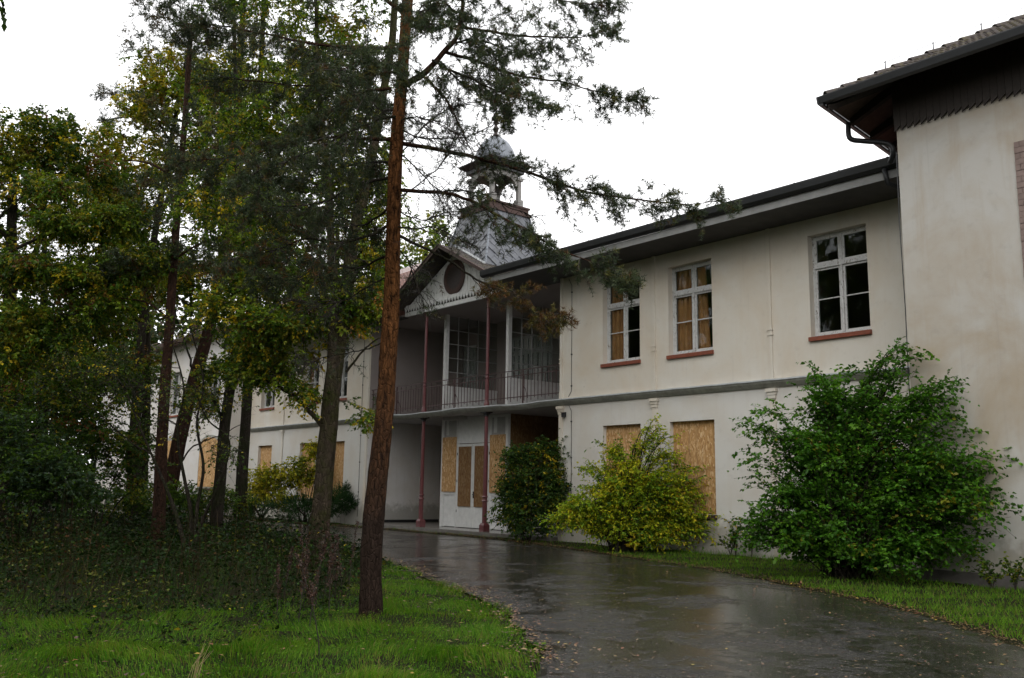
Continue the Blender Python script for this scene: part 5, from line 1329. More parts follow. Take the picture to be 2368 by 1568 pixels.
# trees and shrubs along the left edge
gL = "trees along the left edge"
bA = np.array([-6.0, -15.5, -.1])
leafy_tree("dark_oak", bA, "dark broad tree filling the left edge against the sky", [([(10, 1190), (15, 1000), (20, 800), (25, 600), (30, 420)], .3, .1)],
    [([(20, 700), (90, 560), (150, 450)], .1, .03), ([(25, 560), (-60, 450), (-120, 350)], .1, .03)],
    [(40, 330, 0, 1.9, 1.1, 2.0, 60), (130, 330, 0, 1.0, .8, 1.4, 30), (190, 400, 0, 1.3, .8, 1.4, 34), (60, 430, 0, 1.9, .9, 1.8, 45), (20, 620, 0, 2.0, 1.2, 1.8, 50), (-140, 420, 0, 2.6, 2.4, 2.0, 60), (-160, 750, 0, 2.4, 2.2, 2.0, 50)],
    [(4, DGREEN), (4, GREEN), (3, OLIVE), (.7, BRN), (0.6, YEL)], .11, 8, 10, .55, 'dark_bark', gL, tw_show=3, seed=41, dens=1.9)
bB = np.array([2.5, -13.8, -.1])
leafy_tree("autumn_maple", bB, "low-branched tree with green and rusty leaves reaching in from the left edge", [([(-160, 1240), (-150, 1000), (-120, 800), (-90, 650)], .16, .05)],
    [([(-110, 720), (0, 600), (120, 540), (260, 500)], .06, .012), ([(-120, 800), (-20, 740), (80, 720), (170, 730)], .05, .012), ([(-95, 660), (20, 480), (140, 430)], .05, .012)],
    [(160, 520, 0, .9, .30, .9, 55), (280, 510, 0, .7, .28, .8, 36), (60, 620, 0, 1.0, .30, .9, 50), (180, 640, .1, .9, .3, .9, 40), (60, 740, 0, .9, .35, .9, 45), (120, 440, 0, .8, .3, .8, 30), (20, 830, 0, .8, .4, .8, 30), (330, 610, .3, .9, .4, .9, 34), (230, 700, .2, 1.0, .45, .9, 36), (120, 780, .2, 1.0, .5, .9, 30)],
    [(5, GREEN), (2.5, DGREEN), (.9, (0.13, 0.065, 0.02)), (2, OLIVE), (.6, YEL), (2, LGREEN)], .085, 7, 12, .42, 'dark_bark', gL, tw_show=3, seed=42, dens=1.4, droop=.5)
bC = np.array([-9.5, -13.0, -.1])
needle_tree("dark_spruce", bC, "dark green conifer showing through the leaves at the left", [([(95, 1180), (98, 900), (102, 600), (104, 440)], .22, .04)],
    [], [(105, 620, 0, 1.7, 1.2, 1.7, 70), (95, 780, 0, 2.0, 1.0, 2.0, 60), (105, 500, 0, 1.0, .8, 1.0, 36), (90, 950, 0, 2.2, 1.2, 2.0, 50)],
    [(5, (0.018, 0.036, 0.020)), (3, (0.028, 0.05, 0.024))], 'dark_bark', gL, 43, 9, 24, .06, .012, .4)
# trees behind the building
gB = "trees behind the building"
for i, (u, v, dist, w, h, sd, lab) in enumerate([(985, 565, 50, 2.6, 2.6, 51, "round green tree top showing between the pine trunk and the gable"), (780, 520, 56, 4.0, 3.4, 52, "green tree rising behind the left tiled roof")]):
    c = at(u, v, dist); bb = np.array([c[0], c[1], -.1])
    leafy_tree("background_tree", bb, lab, [([(u, 1200), (u, 1000), (u, v + 60), (u, v)], .35, .1)], [], [(u, v + 20, 0, w, h, w, 90), (u - 10, v + 90, 0, w * 1.2, h * .9, w, 40)],
               [(5, GREEN), (3, LGREEN), (2, OLIVE)], .20, 8, 7, .7, 'dark_bark', gB, tw_show=4, seed=sd)
# far wood closing the view at the left
rw = np.random.default_rng(77)
m = NM()
n = 26000
ww = np.stack([rw.uniform(-62, -38, n), rw.uniform(-24, 14, n), rw.uniform(-.1, 1, n)], 1); top = 15.0 + 3.0 * np.sin(ww[:, 1] * .35) + 1.5 * np.sin(ww[:, 1] * 1.3 + 1)
ww[:, 2] = ww[:, 2] * top
for k in range(1):
    d = unit(rw.normal(0, 1, (n, 3))); nr = unit(rw.normal(0, .6, (n, 3)) + np.array([0, 0, 1]))
    m.add(*leaf_arrays(ww, d, nr, rw.uniform(.45, .8, n), rw.uniform(.35, .6, n), palette(n, [(5, (0.014, 0.027, 0.008)), (3, (0.022, 0.038, 0.010)), (2, (0.04, 0.042, 0.010)), (1, (0.05, 0.028, 0.012))], rw)))
o = m.build("far_wood", MT['needle']); tag(o, "dark wood closing the view beyond the grove", "wood", None, "stuff")

m = NM(); n = 15000
ww = np.stack([rw.uniform(-45, 48, n), rw.uniform(-40, -23, n), rw.uniform(0, 1, n)], 1)
ww[:, 2] *= np.interp(ww[:, 0], [-45, 2, 14, 48], [18, 17, 10, 9]) + 1.5 * np.sin(ww[:, 0] * .7) + 1.2 * np.sin(ww[:, 0] * 1.9)
d = unit(rw.normal(0, 1, (n, 3))); nr = unit(rw.normal(0, .6, (n, 3)) + np.array([0, 0, 1]))
m.add(*leaf_arrays(ww, d, nr, rw.uniform(.6, 1.3, n), rw.uniform(.5, .9, n), palette(n, [(5, DGREEN), (3, GREEN), (2, OLIVE), (1, BRN)], rw)))
o = m.build("facing_wood", MT['leaf']); tag(o, "wood across the drive, mirrored in the upper windows", "wood", None, "stuff")

_pal = [(5, DGREEN), (4, GREEN), (2, OLIVE)]
for nm_, rad, n, sd in (("hornbeam_tree", 4.4, 3000, 1), ("slender_tree", 4.4, 2600, 2), ("crooked_tree", 4.4, 2600, 3), ("forked_tree", 4.4, 2200, 5), ("autumn_maple", 4.4, 3000, 6), ("multi_stem_tree", 4.2, 2400, 7), ("straight_pine", 4.2, 2600, 8)):
    t_ = bpy.data.objects[nm_]; L0 = np.array(t_.location)
    dist = (L0[:2] - CAM[:2]) @ Nh[:2]; z0 = 2.4 + (dist + 3.0) * .60
    top_canopy(t_, L0[0], L0[1] - .8, z0, z0 + 5.0, rad, n, 300 + sd, _pal)

# tree just outside the picture on the left whose crown roofs the lawn; a sprig of it hangs into the corner
ob = np.array([14.0, -20.4, -.1]); ro = np.random.default_rng(401)
t_ = thing("overhanging_tree", tuple(ob), "tree at the upper left corner with only a leafy sprig hanging in", "tree", gL)
P = smooth3([ob - np.array([0, 0, .1]), ob + np.array([.1, .2, 3]), ob + np.array([.5, .9, 6]), ob + np.array([.9, 1.8, 9.0]), ob + np.array([1.2, 2.4, 11.5])], 30); R = np.linspace(.26, .06, 30)
tube_part("trunk", P, R, MT['dark_bark'], t_, 12, .05, .3); sk = Skeleton(); sk.add(P, R, .55)
q = np.stack([ro.uniform(5, 21, 900), ro.uniform(-21, -10.5, 900)], 1); dq = (q - CAM[:2]) @ Nh[:2]; sq = (q - CAM[:2]) @ np.array([Rt[0], Rt[1]]) / dq
okq = (dq > 3.5) & (sq < -.02 + .0 * dq) & (np.hypot(q[:, 0] - 13.5, q[:, 1] + 16.5) < 6.5)
q, dq, sq = q[okq][:260], dq[okq][:260], sq[okq][:260]
tips = np.column_stack([q, 2.6 + dq * (.62 + .06 * np.abs(sq)) + ro.uniform(0, 2.2, len(q))])
corner = np.stack([at(4 + 10 * ro.random(), 5 + 55 * ro.random(), 7.2) for _ in range(3)])
paths, rads = sk.reach(tips, ro); branch_part("branches", paths, rads, MT['dark_bark'], t_)
tw = twigs(paths, 6, .7, .3, .9, .0, r=ro); m = NM(); m.add(*leaves_on(tw, 6, .17, [(4, DGREEN), (3, GREEN), (1, OLIVE)], .62, ro))
j = np.argmin(np.linalg.norm(sk.P[None] - corner[:, None], axis=-1), 1)
sp = bez_paths(sk.P[j], unit(corner - sk.P[j]), corner, 7, .12, .02, ro); branch_part("sprig", sp, np.full(sp.shape[:2], .006), MT['dark_bark'], t_)
m.add(*leaves_on(sp[:, 5:], 7, .085, [(4, DGREEN), (2, GREEN)], .55, ro, droop=.8)); o = m.build("crown", MT['leaf'], t_); o["kind"] = "stuff"

# ================================================================== SHRUBS BY THE WALL
gS = "shrubs along the building"
fountain_bush("hazel_bush", (15.7, -3.0, -.1), "big dark green bush in front of the right-hand building corner",
    [(2000, 1060, 0, 1.6, 1.25, .8, 95), (1850, 1080, 0, 1.05, .9, .6, 60), (1990, 930, .1, 1.05, .55, .5, 36), (2150, 1000, -.6, .75, .75, .4, 36), (2190, 1150, -.9, .95, .45, .35, 40), (1950, 1240, -.2, 1.65, .45, .7, 70), (2200, 1250, -1.0, .8, .25, .4, 26), (1800, 1230, -.1, .7, .45, .4, 34), (1760, 990, 0, .35, .4, .3, 8), (2100, 1290, -.6, 1.0, .25, .5, 26), (2080, 850, -.2, .5, .35, .3, 12), (2240, 1080, -1.2, .75, .45, .35, 34), (2280, 1170, -1.5, .55, .3, .25, 20), (1880, 900, 0, .55, .4, .4, 16), (2170, 920, -.8, .5, .45, .3, 16)],
    [(6, (0.050, 0.142, 0.012)), (3, (0.032, 0.092, 0.010)), (3.5, (0.092, 0.215, 0.018)), (0.35, OLIVE)], .082, .70, 15, 8, .46, gS, 61, .2, .25)
fountain_bush("yellow_bush", (9.1, -1.45, -.1), "large yellow-green bush under the boarded windows",
    [(1480, 1140, 0, 1.2, .7, .6, 110), (1380, 1180, -.1, .9, .5, .5, 66), (1570, 1150, 0, .9, .65, .5, 74), (1500, 1235, -.2, 1.5, .28, .6, 60), (1510, 1010, .2, .25, .5, .25, 14), (1405, 1050, .2, .3, .35, .25, 12), (1565, 1060, .2, .28, .35, .2, 12), (1640, 1200, 0, .45, .4, .4, 24), (1330, 1180, 0, .6, .4, .3, 30), (1440, 1110, 0, .7, .4, .5, 30), (1350, 1110, .1, .45, .35, .3, 12), (1620, 1120, .1, .5, .45, .3, 16), (1455, 1040, .2, .45, .4, .3, 12), (1545, 1030, .2, .4, .4, .3, 12), (1660, 1230, -.1, .4, .25, .3, 14), (1290, 1200, -.1, .45, .3, .3, 18)],
    [(4.5, (0.46, 0.44, 0.020)), (5.5, (0.30, 0.38, 0.020)), (3.5, (0.16, 0.27, 0.020)), (1.2, (0.075, 0.16, 0.016)), (0.8, (0.46, 0.33, 0.02))], .082, .48, 12, 7, .38, gS, 62, .55, .15)
leafy_tree("dark_bush", np.array([4.75, -.75, -.1]), "dark green bush with upright shoots beside the entrance porch", [], [],
    [(1230, 1120, 0, 1.0, .75, .5, 90), (1210, 1190, 0, .85, .5, .5, 50), (1290, 1160, 0, .9, .7, .5, 70), (1190, 1060, 0, .4, .3, .4, 20), (1330, 1040, .1, .3, .7, .2, 22), (1300, 1060, .1, .35, .5, .25, 18), (1245, 1040, 0, .55, .3, .4, 18), (1175, 1150, 0, .3, .5, .3, 18)],
    [(5, (0.044, 0.092, 0.022)), (3, (0.032, 0.064, 0.014)), (2.5, (0.075, 0.14, 0.02)), (1.2, (0.18, 0.19, 0.02)), (0.7, YEL)], .086, 7, 10, .45, 'dark_bark', gS, asp=.6, dens=1.45, seed=63, stems=(12, 2.4, 1.2, .016), cat="bush", droop=.4, tw_up=.2, tw_show=3)
leafy_tree("yellowed_bush", np.array([-8.6, -.75, -.1]), "yellow-leaved bush in front of the left wing's boarded windows", [], [],
    [(640, 1100, 0, 1.5, .45, .5, 55), (700, 1090, 0, 1.0, .7, .5, 45), (600, 1130, 0, 1.0, .4, .5, 30), (725, 1040, .2, .5, .5, .3, 16), (650, 1150, -.2, .6, .3, .3, 14)],
    [(5, (0.46, 0.40, 0.025)), (3, (0.32, 0.33, 0.025)), (2, (0.12, 0.16, 0.02)), (1, GREEN)], .11, 7, 11, .45, 'dark_bark', gS, asp=.5, seed=64, stems=(8, 1.9, 1.2, .02), cat="bush", droop=.6)
def juniper(base, blobs, label, seed):
    r = np.random.default_rng(seed)
    t = thing("juniper_shrub", tuple(base), label, "shrub", gS); sk = Skeleton()
    for i in range(9):
        a = i * 2 * PI / 9 + r.random() * .4; e = np.array([math.cos(a), math.sin(a) * .7, 0])
        P = smooth3([base - np.array([0, 0, .1]), base + e * .3 + np.array([0, 0, .35]), base + e * .9 + np.array([0, 0, .65])], 12); R = np.linspace(.025, .008, 12)
        tube_part("stem", P, R, MT['dark_bark'], t, 5, .05); sk.add(P, R, .1)
    paths, rads = sk.reach(blob_tips(blobs, base, r), r, up=.8); branch_part("branches", paths, rads, MT['dark_bark'], t, 3)
    tw = twigs(paths, 12, .42, .2, .55, .25, 4, r); m = NM()
    m.add(*needles_on(tw, 40, .055, .014, [(5, (0.022, 0.058, 0.016)), (3, (0.034, 0.078, 0.020)), (2, (0.016, 0.038, 0.014))], r, .1, 1.1, groups=np.repeat(np.arange(len(paths)), 12)))
    o = m.build("foliage", MT['needle'], t); o["kind"] = "stuff"
juniper(np.array([-11.3, -1.25, -.1]), [(600, 1165, 0, 1.4, .45, .6, 40), (570, 1180, 0, 1.0, .35, .5, 20)], "dark spreading juniper below the yellow-leaved bush, farther one", 71)
juniper(np.array([-7.2, -1.25, -.1]), [(690, 1175, 0, 1.6, .45, .7, 46), (775, 1165, 0, 1.2, .6, .6, 44), (800, 1150, 0, .7, .45, .4, 20)], "dark spreading juniper at the corner of the left wing, nearer the porch", 72)
juniper(np.array([-19.5, -2.3, -.1]), [(470, 1165, 0, 1.8, .6, .8, 40), (390, 1165, 0, 1.8, .6, .8, 40)], "green juniper mound under the arched windows", 73)

# shrubs under the grove, left
gU = "shrubs under the grove"
SH = [("laurel_shrub", (60, 1090), 17.5, [(60, 1080, 0, 1.0, .7, .8, 70), (150, 1130, 0, .9, .5, .8, 50), (10, 1000, 0, .9, .6, .8, 40)], [(4, BLUEG), (3, DGREEN), (2, GREEN)], .085, "bluish green leafy shrub at the left edge beside the lawn", 81),
      ("dark_shrub", (230, 1100), 22.0, [(220, 1000, 0, 1.5, 1.1, 1.2, 80), (130, 900, 0, 1.2, 1.0, 1.2, 50), (300, 1050, 0, 1.0, .8, 1.0, 40), (250, 850, 0, 1.4, .6, 1.0, 40)], [(5, DGREEN), (2, GREEN), (1, OLIVE), (.6, BRN)], .09, "dark shadowy shrub filling the grove left of the trunks", 82),
      ("golden_shrub", (70, 1000), 24.0, [(70, 760, 0, 1.5, .6, 1.2, 60), (20, 850, 0, 1.2, .6, 1.2, 40), (120, 830, 0, 1.3, .7, 1.2, 40)], [(4, OLIVE), (3, (0.17, 0.14, 0.02)), (2, YEL), (2, GREEN)], .10, "tall shrub with golden olive leaves at the left edge", 83),
      ("low_shrub", (400, 1150), 26.0, [(400, 1150, 0, 1.2, .45, 1.0, 40), (500, 1160, 0, 1.2, .4, 1.0, 40), (280, 1150, 0, 1.3, .5, 1.0, 40)], [(4, GREEN), (3, DGREEN), (1, OLIVE)], .09, "low green shrub between the trunks by the drive", 84)]
for nm_, (u, v), dist, blobs, pal, lf, lab, sd in SH:
    c = at(u, v, dist); base = np.array([c[0], c[1], -.05])
    leafy_tree(nm_, base, lab, [], [], blobs, pal, lf, 7, 10, .45, 'dark_bark', gU, seed=sd, stems=(9, 1.4, .9, .02), cat="shrub", dens=1.2, tw_show=3)

# ================================================================== UNDERGROWTH, GRASS, LEAF LITTER
def blades(P, h, w, pal, r, lean=.5, clump=None, simple=False):
    n = len(P); z = gz(P[:, 0], P[:, 1]) - .01
    b = np.column_stack([P, z]); a = r.uniform(0, 2 * PI, n)
    if clump is not None: a = clump + r.normal(0, .7, n)
    e = np.stack([np.cos(a), np.sin(a), np.zeros(n)], 1); sd = np.stack([-np.sin(a), np.cos(a), np.zeros(n)], 1) * (w * r.uniform(.6, 1.2, n))[:, None] * .5
    th = r.uniform(0, PI, n)[:, None]; sd = sd * np.cos(th) + e * (w * .5) * np.sin(th)
    ln = (h * r.uniform(.5, 1.2, n))[:, None]; q = (lean * r.uniform(.3, 1.4, n))[:, None]
    m1 = b + np.array([0, 0, 1.0]) * ln * .55 + e * ln * q * .25; tpn = b + np.array([0, 0, 1.0]) * ln * (1 - .25 * q) + e * ln * q
    if simple:
        V = np.stack([b - sd, b + sd, tpn], 1).reshape(-1, 3); return V, np.arange(len(V)).reshape(-1, 3), np.repeat(palette(n, pal, r, .3), 3, 0)
    V = np.stack([b - sd, b + sd, m1 - sd * .8, m1 + sd * .8, tpn], 1)
    T = np.array([[0, 1, 3], [0, 3, 2], [2, 3, 4]])
    return V.reshape(-1, 3), (T[None] + (np.arange(n) * 5)[:, None, None]).reshape(-1, 3), np.repeat(palette(n, pal, r, .3), 5, 0)
ru = np.random.default_rng(91)
def near_lawn(P):
    """the mown patch next to the standpoint, left of the drive"""
    d = (P - CAM[:2]) @ Nh[:2]; s = (P - CAM[:2]) @ np.array([Rt[0], Rt[1]]) / d
    lim = np.interp(s, [-.62, -.45, -.25, -.185, -.155, -.125, 0.0, .3], [9.4, 9.4, 9.8, 10.6, 13.5, 17.5, 18.5, 19.0])
    return d - lim
N = 260000
U = np.stack([ru.uniform(-9, 17, N), ru.uniform(-22, -4.0, N)], 1)
d = (U - CAM[:2]) @ Nh[:2]; s = (U - CAM[:2]) @ np.array([Rt[0], Rt[1]]) / d
lump = np.clip(.5 + .5 * np.sin(U[:, 0] * 1.3 + 2 * np.sin(U[:, 1] * .9)) * np.cos(U[:, 1] * 1.7 + np.sin(U[:, 0])), 0, 1)
fine_ = .5 + .5 * np.sin(U[:, 0] * 4.3 + 1.5 * np.sin(U[:, 1] * 3.1)) * np.cos(U[:, 1] * 4.9)
edge = near_lawn(U) + 1.2 * (lump - .5)
ok = (~inside(U, ROADPOLY)) & (edge > ru.normal(.2, .9, N)) & (s < 0.02) & (s > -.66) & (d > 6) & (ru.random(N) < (.25 + .75 * fine_) * np.clip(.22 + 8 / d, 0, 1))
U, lump, edge, d = U[ok], lump[ok], edge[ok], d[ok]
far_ = seg_dist(U, RL); k_ = far_ > .25; U, lump, edge, d, far_ = U[k_], lump[k_], edge[k_], d[k_], far_[k_]
hgt = .05 + .85 * lump ** 1.5 * np.clip(edge / 3.0, .08, 1) * np.clip(far_ / 1.6, .2, 1)
Zu = gz(U[:, 0], U[:, 1]) + hgt * ru.random(len(U)) ** .7
P3 = np.column_stack([U, Zu])
dd = unit(ru.normal(0, 1, P3.shape) * np.array([1, 1, .45])); nr = unit(ru.normal(0, .7, P3.shape) + np.array([0, 0, 1.0]))
Ls = ru.uniform(.025, .075, len(P3)) * np.clip(d / 12, 1, 1.9)
grp = ((U[:, 0] * 1.6).astype(int) * 37 + (U[:, 1] * 1.6).astype(int) * 11) % 97
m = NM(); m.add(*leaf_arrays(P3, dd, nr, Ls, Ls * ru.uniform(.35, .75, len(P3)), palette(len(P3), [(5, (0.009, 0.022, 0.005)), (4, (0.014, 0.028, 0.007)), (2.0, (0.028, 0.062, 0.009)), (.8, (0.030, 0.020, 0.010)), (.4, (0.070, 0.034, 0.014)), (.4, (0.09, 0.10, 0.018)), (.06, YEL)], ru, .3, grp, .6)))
print("undergrowth", len(P3))
k = 2600; i = ru.choice(len(P3), k); b0 = np.column_stack([U[i], gz(U[i, 0], U[i, 1]) - .02]); tp_ = b0 + np.column_stack([ru.normal(0, .10, (k, 2)), hgt[i] * ru.uniform(.7, 1.5, k) + .08])
st = np.stack([b0, b0 * .5 + tp_ * .5 + np.column_stack([ru.normal(0, .03, (k, 2)), np.zeros(k)]), tp_], 1)
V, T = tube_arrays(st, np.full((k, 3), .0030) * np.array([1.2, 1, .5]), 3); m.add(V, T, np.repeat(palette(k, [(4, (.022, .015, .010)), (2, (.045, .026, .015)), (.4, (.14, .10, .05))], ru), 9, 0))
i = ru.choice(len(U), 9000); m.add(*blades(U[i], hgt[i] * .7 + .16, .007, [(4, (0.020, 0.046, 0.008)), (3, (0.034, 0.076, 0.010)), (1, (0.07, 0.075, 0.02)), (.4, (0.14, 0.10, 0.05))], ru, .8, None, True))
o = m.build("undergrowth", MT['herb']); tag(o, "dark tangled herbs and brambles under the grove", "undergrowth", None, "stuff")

GP = [(5, (0.088, 0.195, 0.017)), (3, (0.130, 0.240, 0.025)), (2, (0.060, 0.142, 0.015)), (1.3, (0.14, 0.14, 0.04)), (.25, (0.18, 0.13, 0.06))]
rg = np.random.default_rng(92)
# lawn left of the drive
N = 330000
U = np.stack([rg.uniform(8, 21, N), rg.uniform(-18.5, -7.0, N)], 1)
d = (U - CAM[:2]) @ Nh[:2]; s = (U - CAM[:2]) @ np.array([Rt[0], Rt[1]]) / d
fade = near_lawn(U)
ok = (~inside(U, ROADPOLY)) & (d > 4.6) & (s > -.68) & (s < .2) & (fade < rg.normal(.9, 1.1, N)) & (rg.random(N) < np.clip(8.5 / d, .25, 1) ** 1.2)
U = U[ok]; U = U[seg_dist(U, RL) > rg.uniform(-.15, .30, len(U)) + .10 * np.sin(U[:, 0] * 3.3 + U[:, 1] * 2.1)]
cl = 1.5 * np.sin(U[:, 0] * 2.3 + U[:, 1]) + 1.5 * np.cos(U[:, 1] * 2.9 - U[:, 0] * .6)
hh = .050 + .095 * np.clip(np.sin(U[:, 0] * 3.1 + 1.3 * np.sin(U[:, 1] * 2.2)) * np.cos(U[:, 1] * 2.7), 0, 1) + .03 * rg.random(len(U))
hh = hh * np.interp(seg_dist(U, RL), [0, .5, 1], [.6, .85, 1])
dl = (U - CAM[:2]) @ Nh[:2]; pt = np.sin(U[:, 0] * 2.6 + 2 * np.sin(U[:, 1] * 1.9)) * np.cos(U[:, 1] * 2.3) + rg.normal(0, .35, len(U)); m = NM()
for sel_, pal_ in ((pt < -.1, GP), ((pt >= -.1) & (pt < .45), [(4, (0.055, 0.155, 0.012)), (3, (0.074, 0.185, 0.015)), (2, (0.040, 0.112, 0.013)), (.5, (0.11, 0.14, 0.03))]), (pt >= .45, [(3, (0.14, 0.25, 0.023)), (3, (0.10, 0.205, 0.017)), (1.8, (0.17, 0.175, 0.04)), (.5, (0.20, 0.15, 0.06))])): [m.add(*blades(U[q_], hh[q_], w_, pal_, rg, .75, cl[q_], sm_)) for q_, w_, sm_ in ((sel_ & (dl < 9), .0062, False), (sel_ & (dl >= 9), .0085, True))]
if 1: pass; print("lawn blades", len(U))
# clover and small weeds in the lawn
i = rg.choice(len(U), 9000); Pc = np.column_stack([U[i], gz(U[i, 0], U[i, 1]) + rg.uniform(.01, .06, len(i))])
L_ = rg.uniform(.012, .03, len(i)); m.add(*leaf_arrays(Pc, unit(rg.normal(0, 1, Pc.shape) * np.array([1, 1, .3])), unit(rg.normal(0, .35, Pc.shape) + np.array([0, 0, 1.0])), L_, L_ * .8, palette(len(i), GP[:3], rg)))
o = m.build("lawn_grass", MT['grass']); tag(o, "bright green uncut grass left of the drive", "grass", None, "stuff")
# verge between the drive and the building
N = 270000
U = np.stack([rg.uniform(-9, 25, N), rg.uniform(-12, -.1, N)], 1)
d = (U - CAM[:2]) @ Nh[:2]
yb_ = np.where(U[:, 0] > XP - .1, YP - .1, -.05); yb_ = np.where(np.abs(U[:, 0]) < X0, -.33, yb_)
right = U[:, 1] > np.interp(U[:, 0], RR[::-1, 0], RR[::-1, 1]) - .0
ok = (~inside(U, ROADPOLY)) & right & (U[:, 1] < yb_) & (rg.random(N) < np.clip(11 / d, .2, 1)) & (U[:, 0] > -8)
U = U[ok]; sdR = seg_dist(U, RR)
thin = np.where((U[:, 0] < 7.5), .30, 1.0)
keep = (sdR > rg.uniform(.02, .3, len(U))) & (rg.random(len(U)) < thin); U = U[keep]
hh = .06 + .05 * rg.random(len(U)) + .10 * np.clip((U[:, 1] + .9) / .9, 0, 1) * (U[:, 0] > 8)
m = NM(); m.add(*blades(U, hh, .0125, GP, rg, .6, None, True)); print("verge blades", len(U))
o = m.build("verge_grass", MT['grass']); tag(o, "strip of short green grass between drive and wall", "grass", None, "stuff")

# fallen leaves: thick along the drive's edges, thin on the asphalt
def litter(P, zoff, size, r):
    n = len(P); p = np.column_stack([P, np.full(n, -.093) if zoff is None else zoff])
    dd = unit(np.column_stack([r.normal(0, 1, (n, 2)), r.normal(0, .08, n)])); nr = unit(np.column_stack([r.normal(0, .15, (n, 2)), np.ones(n)]))
    L = size * r.uniform(.5, 1.3, n)
    return leaf_arrays(p, dd, nr, L, L * r.uniform(.35, .7, n), palette(n, [(4, (0.10, 0.050, 0.022)), (3, (0.15, 0.085, 0.035)), (2, (0.22, 0.14, 0.05)), (2, (0.06, 0.03, 0.018)), (.6, (0.34, 0.24, 0.04)), (.5, (0.20, 0.07, 0.03))], r), False, -.05)
rl_ = np.random.default_rng(93); m = NM()
n = 500; p = np.stack([rl_.uniform(11, 19.5, n), rl_.uniform(-16.5, -8.5, n)], 1); p = p[~inside(p, ROADPOLY)]
m.add(*litter(p, gz(p[:, 0], p[:, 1]) + .05, .06, rl_))
for edge, n, lo, hi_ in ((RL, 6500, 30, 150), (RR, 8500, 20, 175)):
    j = rl_.integers(lo, hi_, n); p = edge[j] + (edge[np.minimum(j + 1, 259)] - edge[j]) * rl_.random((n, 1)); p = p + rl_.normal(0, 1, (n, 2)) * rl_.choice([.06, .12, .20, .45], (n, 1))
    m.add(*litter(p, rl_.uniform(-.105, -.075, n), .045, rl_))
n = 5000; t = rl_.random((n, 1)); j = rl_.integers(10, 190, n); p = RL[j] * t + RR[j] * (1 - t) + rl_.normal(0, .1, (n, 2)); p = p[inside(p, ROADPOLY)]
m.add(*litter(p, np.full(len(p), -.094) , .035, rl_))
n = 4500; t = rl_.random((n, 1)); j = rl_.integers(15, 190, n); p = RL[j] * t + RR[j] * (1 - t) + rl_.normal(0, .12, (n, 2)); p = p[inside(p, ROADPOLY)]; n = len(p)
L = rl_.uniform(.02, .075, n); m.add(*leaf_arrays(np.column_stack([p, np.full(n, -.0955)]), unit(np.column_stack([rl_.normal(0, 1, (n, 2)), np.zeros(n)])), np.tile(np.array([[0, 0, 1.0]]), (n, 1)), L, rl_.uniform(.003, .010, n), palette(n, [(3, (0.26, 0.19, 0.12)), (2, (0.17, 0.10, 0.06)), (1, (0.36, 0.30, 0.20))], rl_), False, -.02))
o = m.build("fallen_leaves", MT['litter']); tag(o, "brown and yellow fallen leaves along the drive's edges", "leaves", None, "stuff")
# fallen twigs on the drive
for k_, (u, v, a, L) in enumerate([(960, 1322, .3, 1.1), (1010, 1310, -.2, .8), (800, 1270, .1, 1.4), (1000, 1335, .6, .6)]):
    c = onZ(u, v, -.085); e = unit(np.array([Rt[0] * math.cos(a) + Nh[0] * math.sin(a), Rt[1] * math.cos(a) + Nh[1] * math.sin(a), 0])); sd = np.array([-e[1], e[0], 0])
    mm = MB().tube([c - e * L / 2, c - e * L * .2 + sd * .04 + np.array([0, 0, .02]), c + e * L * .15 - sd * .03, c + e * L / 2], [.012, .010, .008, .004], 5)
    mm.tube([c - e * L * .1, c + e * L * .1 + sd * .15 + np.array([0, 0, .04]), c + e * L * .25 + sd * .25], [.006, .005, .002], 4).tube([c + e * L * .1, c + e * L * .25 - sd * .12 + np.array([0, 0, .03])], [.005, .002], 4)
    tag(mm.build("fallen_twig", MT['twig']), ["thin bare twig lying across the drive's near-left edge", "short twig on the wet drive nearest the porch", "long thin branch lying on the drive behind the trunks", "smallest twig at the lawn edge of the drive"][k_], "twig", "twigs lying on the drive")

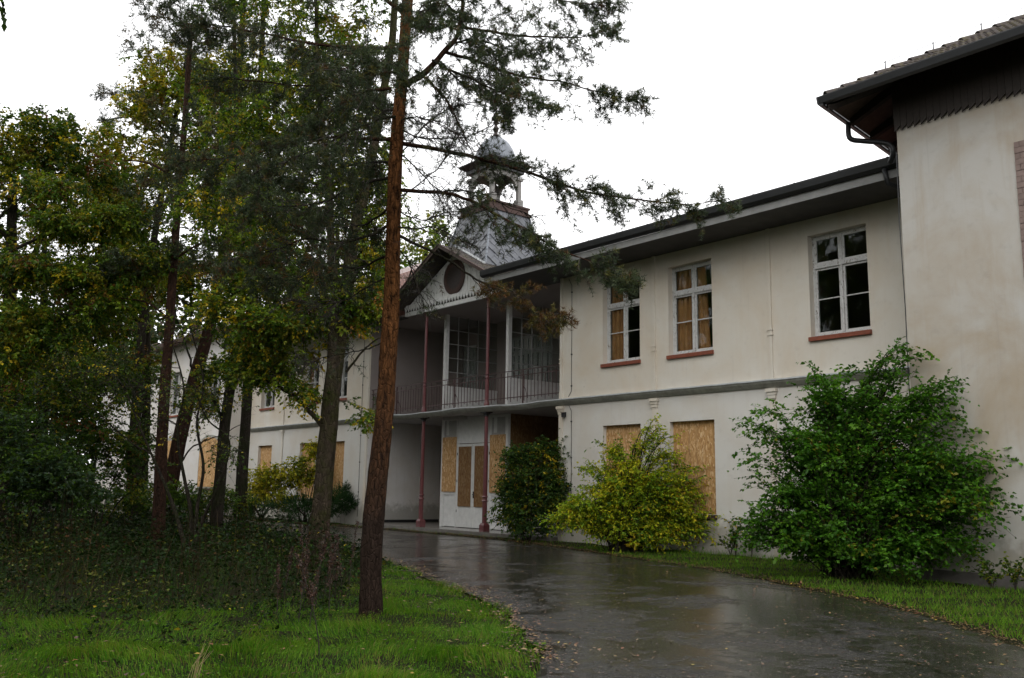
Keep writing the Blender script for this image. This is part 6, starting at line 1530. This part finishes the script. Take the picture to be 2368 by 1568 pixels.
# dead dock stalks beside the pine
rd = np.random.default_rng(94)
for k_, (u, v, h) in enumerate([(690, 1440, .75), (702, 1400, .8), (715, 1455, .7), (728, 1420, .85), (738, 1520, .8), (745, 1400, .7), (760, 1425, .6), (775, 1400, .7), (790, 1380, .75), (806, 1370, .8), (700, 1350, .8), (655, 1395, .6), (770, 1350, .85), (640, 1420, .55)]):
    c = onZ(u, v, -.09); c[2] = gz(c[0], c[1]); t = thing("dock_stalk", tuple(c), "dead brown dock stalk standing in the grass beside the pine trunk", "plant", "dead dock stalks")
    ln = rd.normal(0, .12, 2); P = np.array([c + np.array([ln[0] * q ** 1.5 * h, ln[1] * q ** 1.5 * h, h * q]) for q in np.linspace(0, 1, 8)])
    paths = [P]; tube_part("stem", P, np.linspace(.006, .003, 8), MT['twig'], t, 5, .02)
    sub = twigs(P[None], 7, h * .30, .35, .25, .5, 4, rd, droop=.3)
    branch_part("side_stems", sub, np.full(sub.shape[:2], .0025), MT['twig'], t, 3)
    allp = np.concatenate([sub, np.stack([P[[4, 5, 6, 7]]])]); p, d_ = sample_path(allp, 36, .2, 1, rd); n = len(p)
    m = NM(); m.add(*leaf_arrays(p + rd.normal(0, .008, p.shape), unit(rd.normal(0, 1, p.shape) + np.array([0, 0, -.8])), unit(rd.normal(0, 1, p.shape)), rd.uniform(.012, .028, n), rd.uniform(.008, .018, n), palette(n, [(3, (0.045, 0.018, 0.011)), (2, (0.07, 0.032, 0.017)), (1, (0.028, 0.014, 0.009))], rd)))
    m.build("seed_heads", MT['litter'], t)["kind"] = "stuff"
# dry straw tuft in the lawn
c = onZ(452, 1566, -.09); t = thing("straw_tuft", tuple(c), "tuft of dry straw-coloured grass bending right in the lawn", "grass")
for i in range(9):
    h = rd.uniform(.18, .30); a = rd.normal(0, .025, 2); e = np.array([Rt[0], Rt[1], 0]) * rd.uniform(.05, .14)
    MB().tube([c + np.array([a[0], a[1], -.02]), c + np.array([a[0], a[1], h * .5]) + e * .3, c + np.array([a[0], a[1], h]) + e], [.0022, .002, .001], 4).build("straw", MT['straw'], t)
# small plants at the foot of the walls
gW = "small plants at the wall foot"
for (u, v, y, h, lab, sd) in [(1700, 1250, -.5, .75, "thin yellow-green plant between the two large bushes", 101), (1735, 1180, -.25, .9, "wilting dark sapling against the wall by the big bush", 102), (2290, 1320, -2.6, .45, "low dark weeds at the foot of the right-hand wall", 103), (2345, 1340, -2.7, .5, "low weeds at the right picture edge", 104), (1690, 1285, -.35, .5, "small ragged plant at the wall foot right of the yellow bush", 105)]:
    c = onY(u, v, y); base = np.array([c[0], y, -.1])
    r = np.random.default_rng(sd); t = thing("wall_plant", tuple(base), lab, "plant", gW); sk = Skeleton()
    for i in range(5):
        a = r.uniform(0, 2 * PI); e = np.array([math.cos(a), math.sin(a) * .4, 0]) * r.uniform(.1, .35); hh_ = h * r.uniform(.6, 1.1)
        P = smooth3([base, base + e * .4 + np.array([0, 0, hh_ * .6]), base + e + np.array([0, 0, hh_])], 8); tube_part("stem", P, np.linspace(.008, .003, 8), MT['twig'], t, 5, .03); sk.add(P, np.linspace(.008, .003, 8))
    tw = twigs(sk.P.reshape(5, 8, 3), 7, .28, .2, .8, .2, 4, r); m = NM()
    m.add(*leaves_on(tw, 8, .07, [(4, DGREEN), (3, GREEN), (1, LGREEN), (1, YEL if sd == 101 else OLIVE)], .6, r, hi=True)); o = m.build("leaves", MT['leaf'], t); o["kind"] = "stuff"
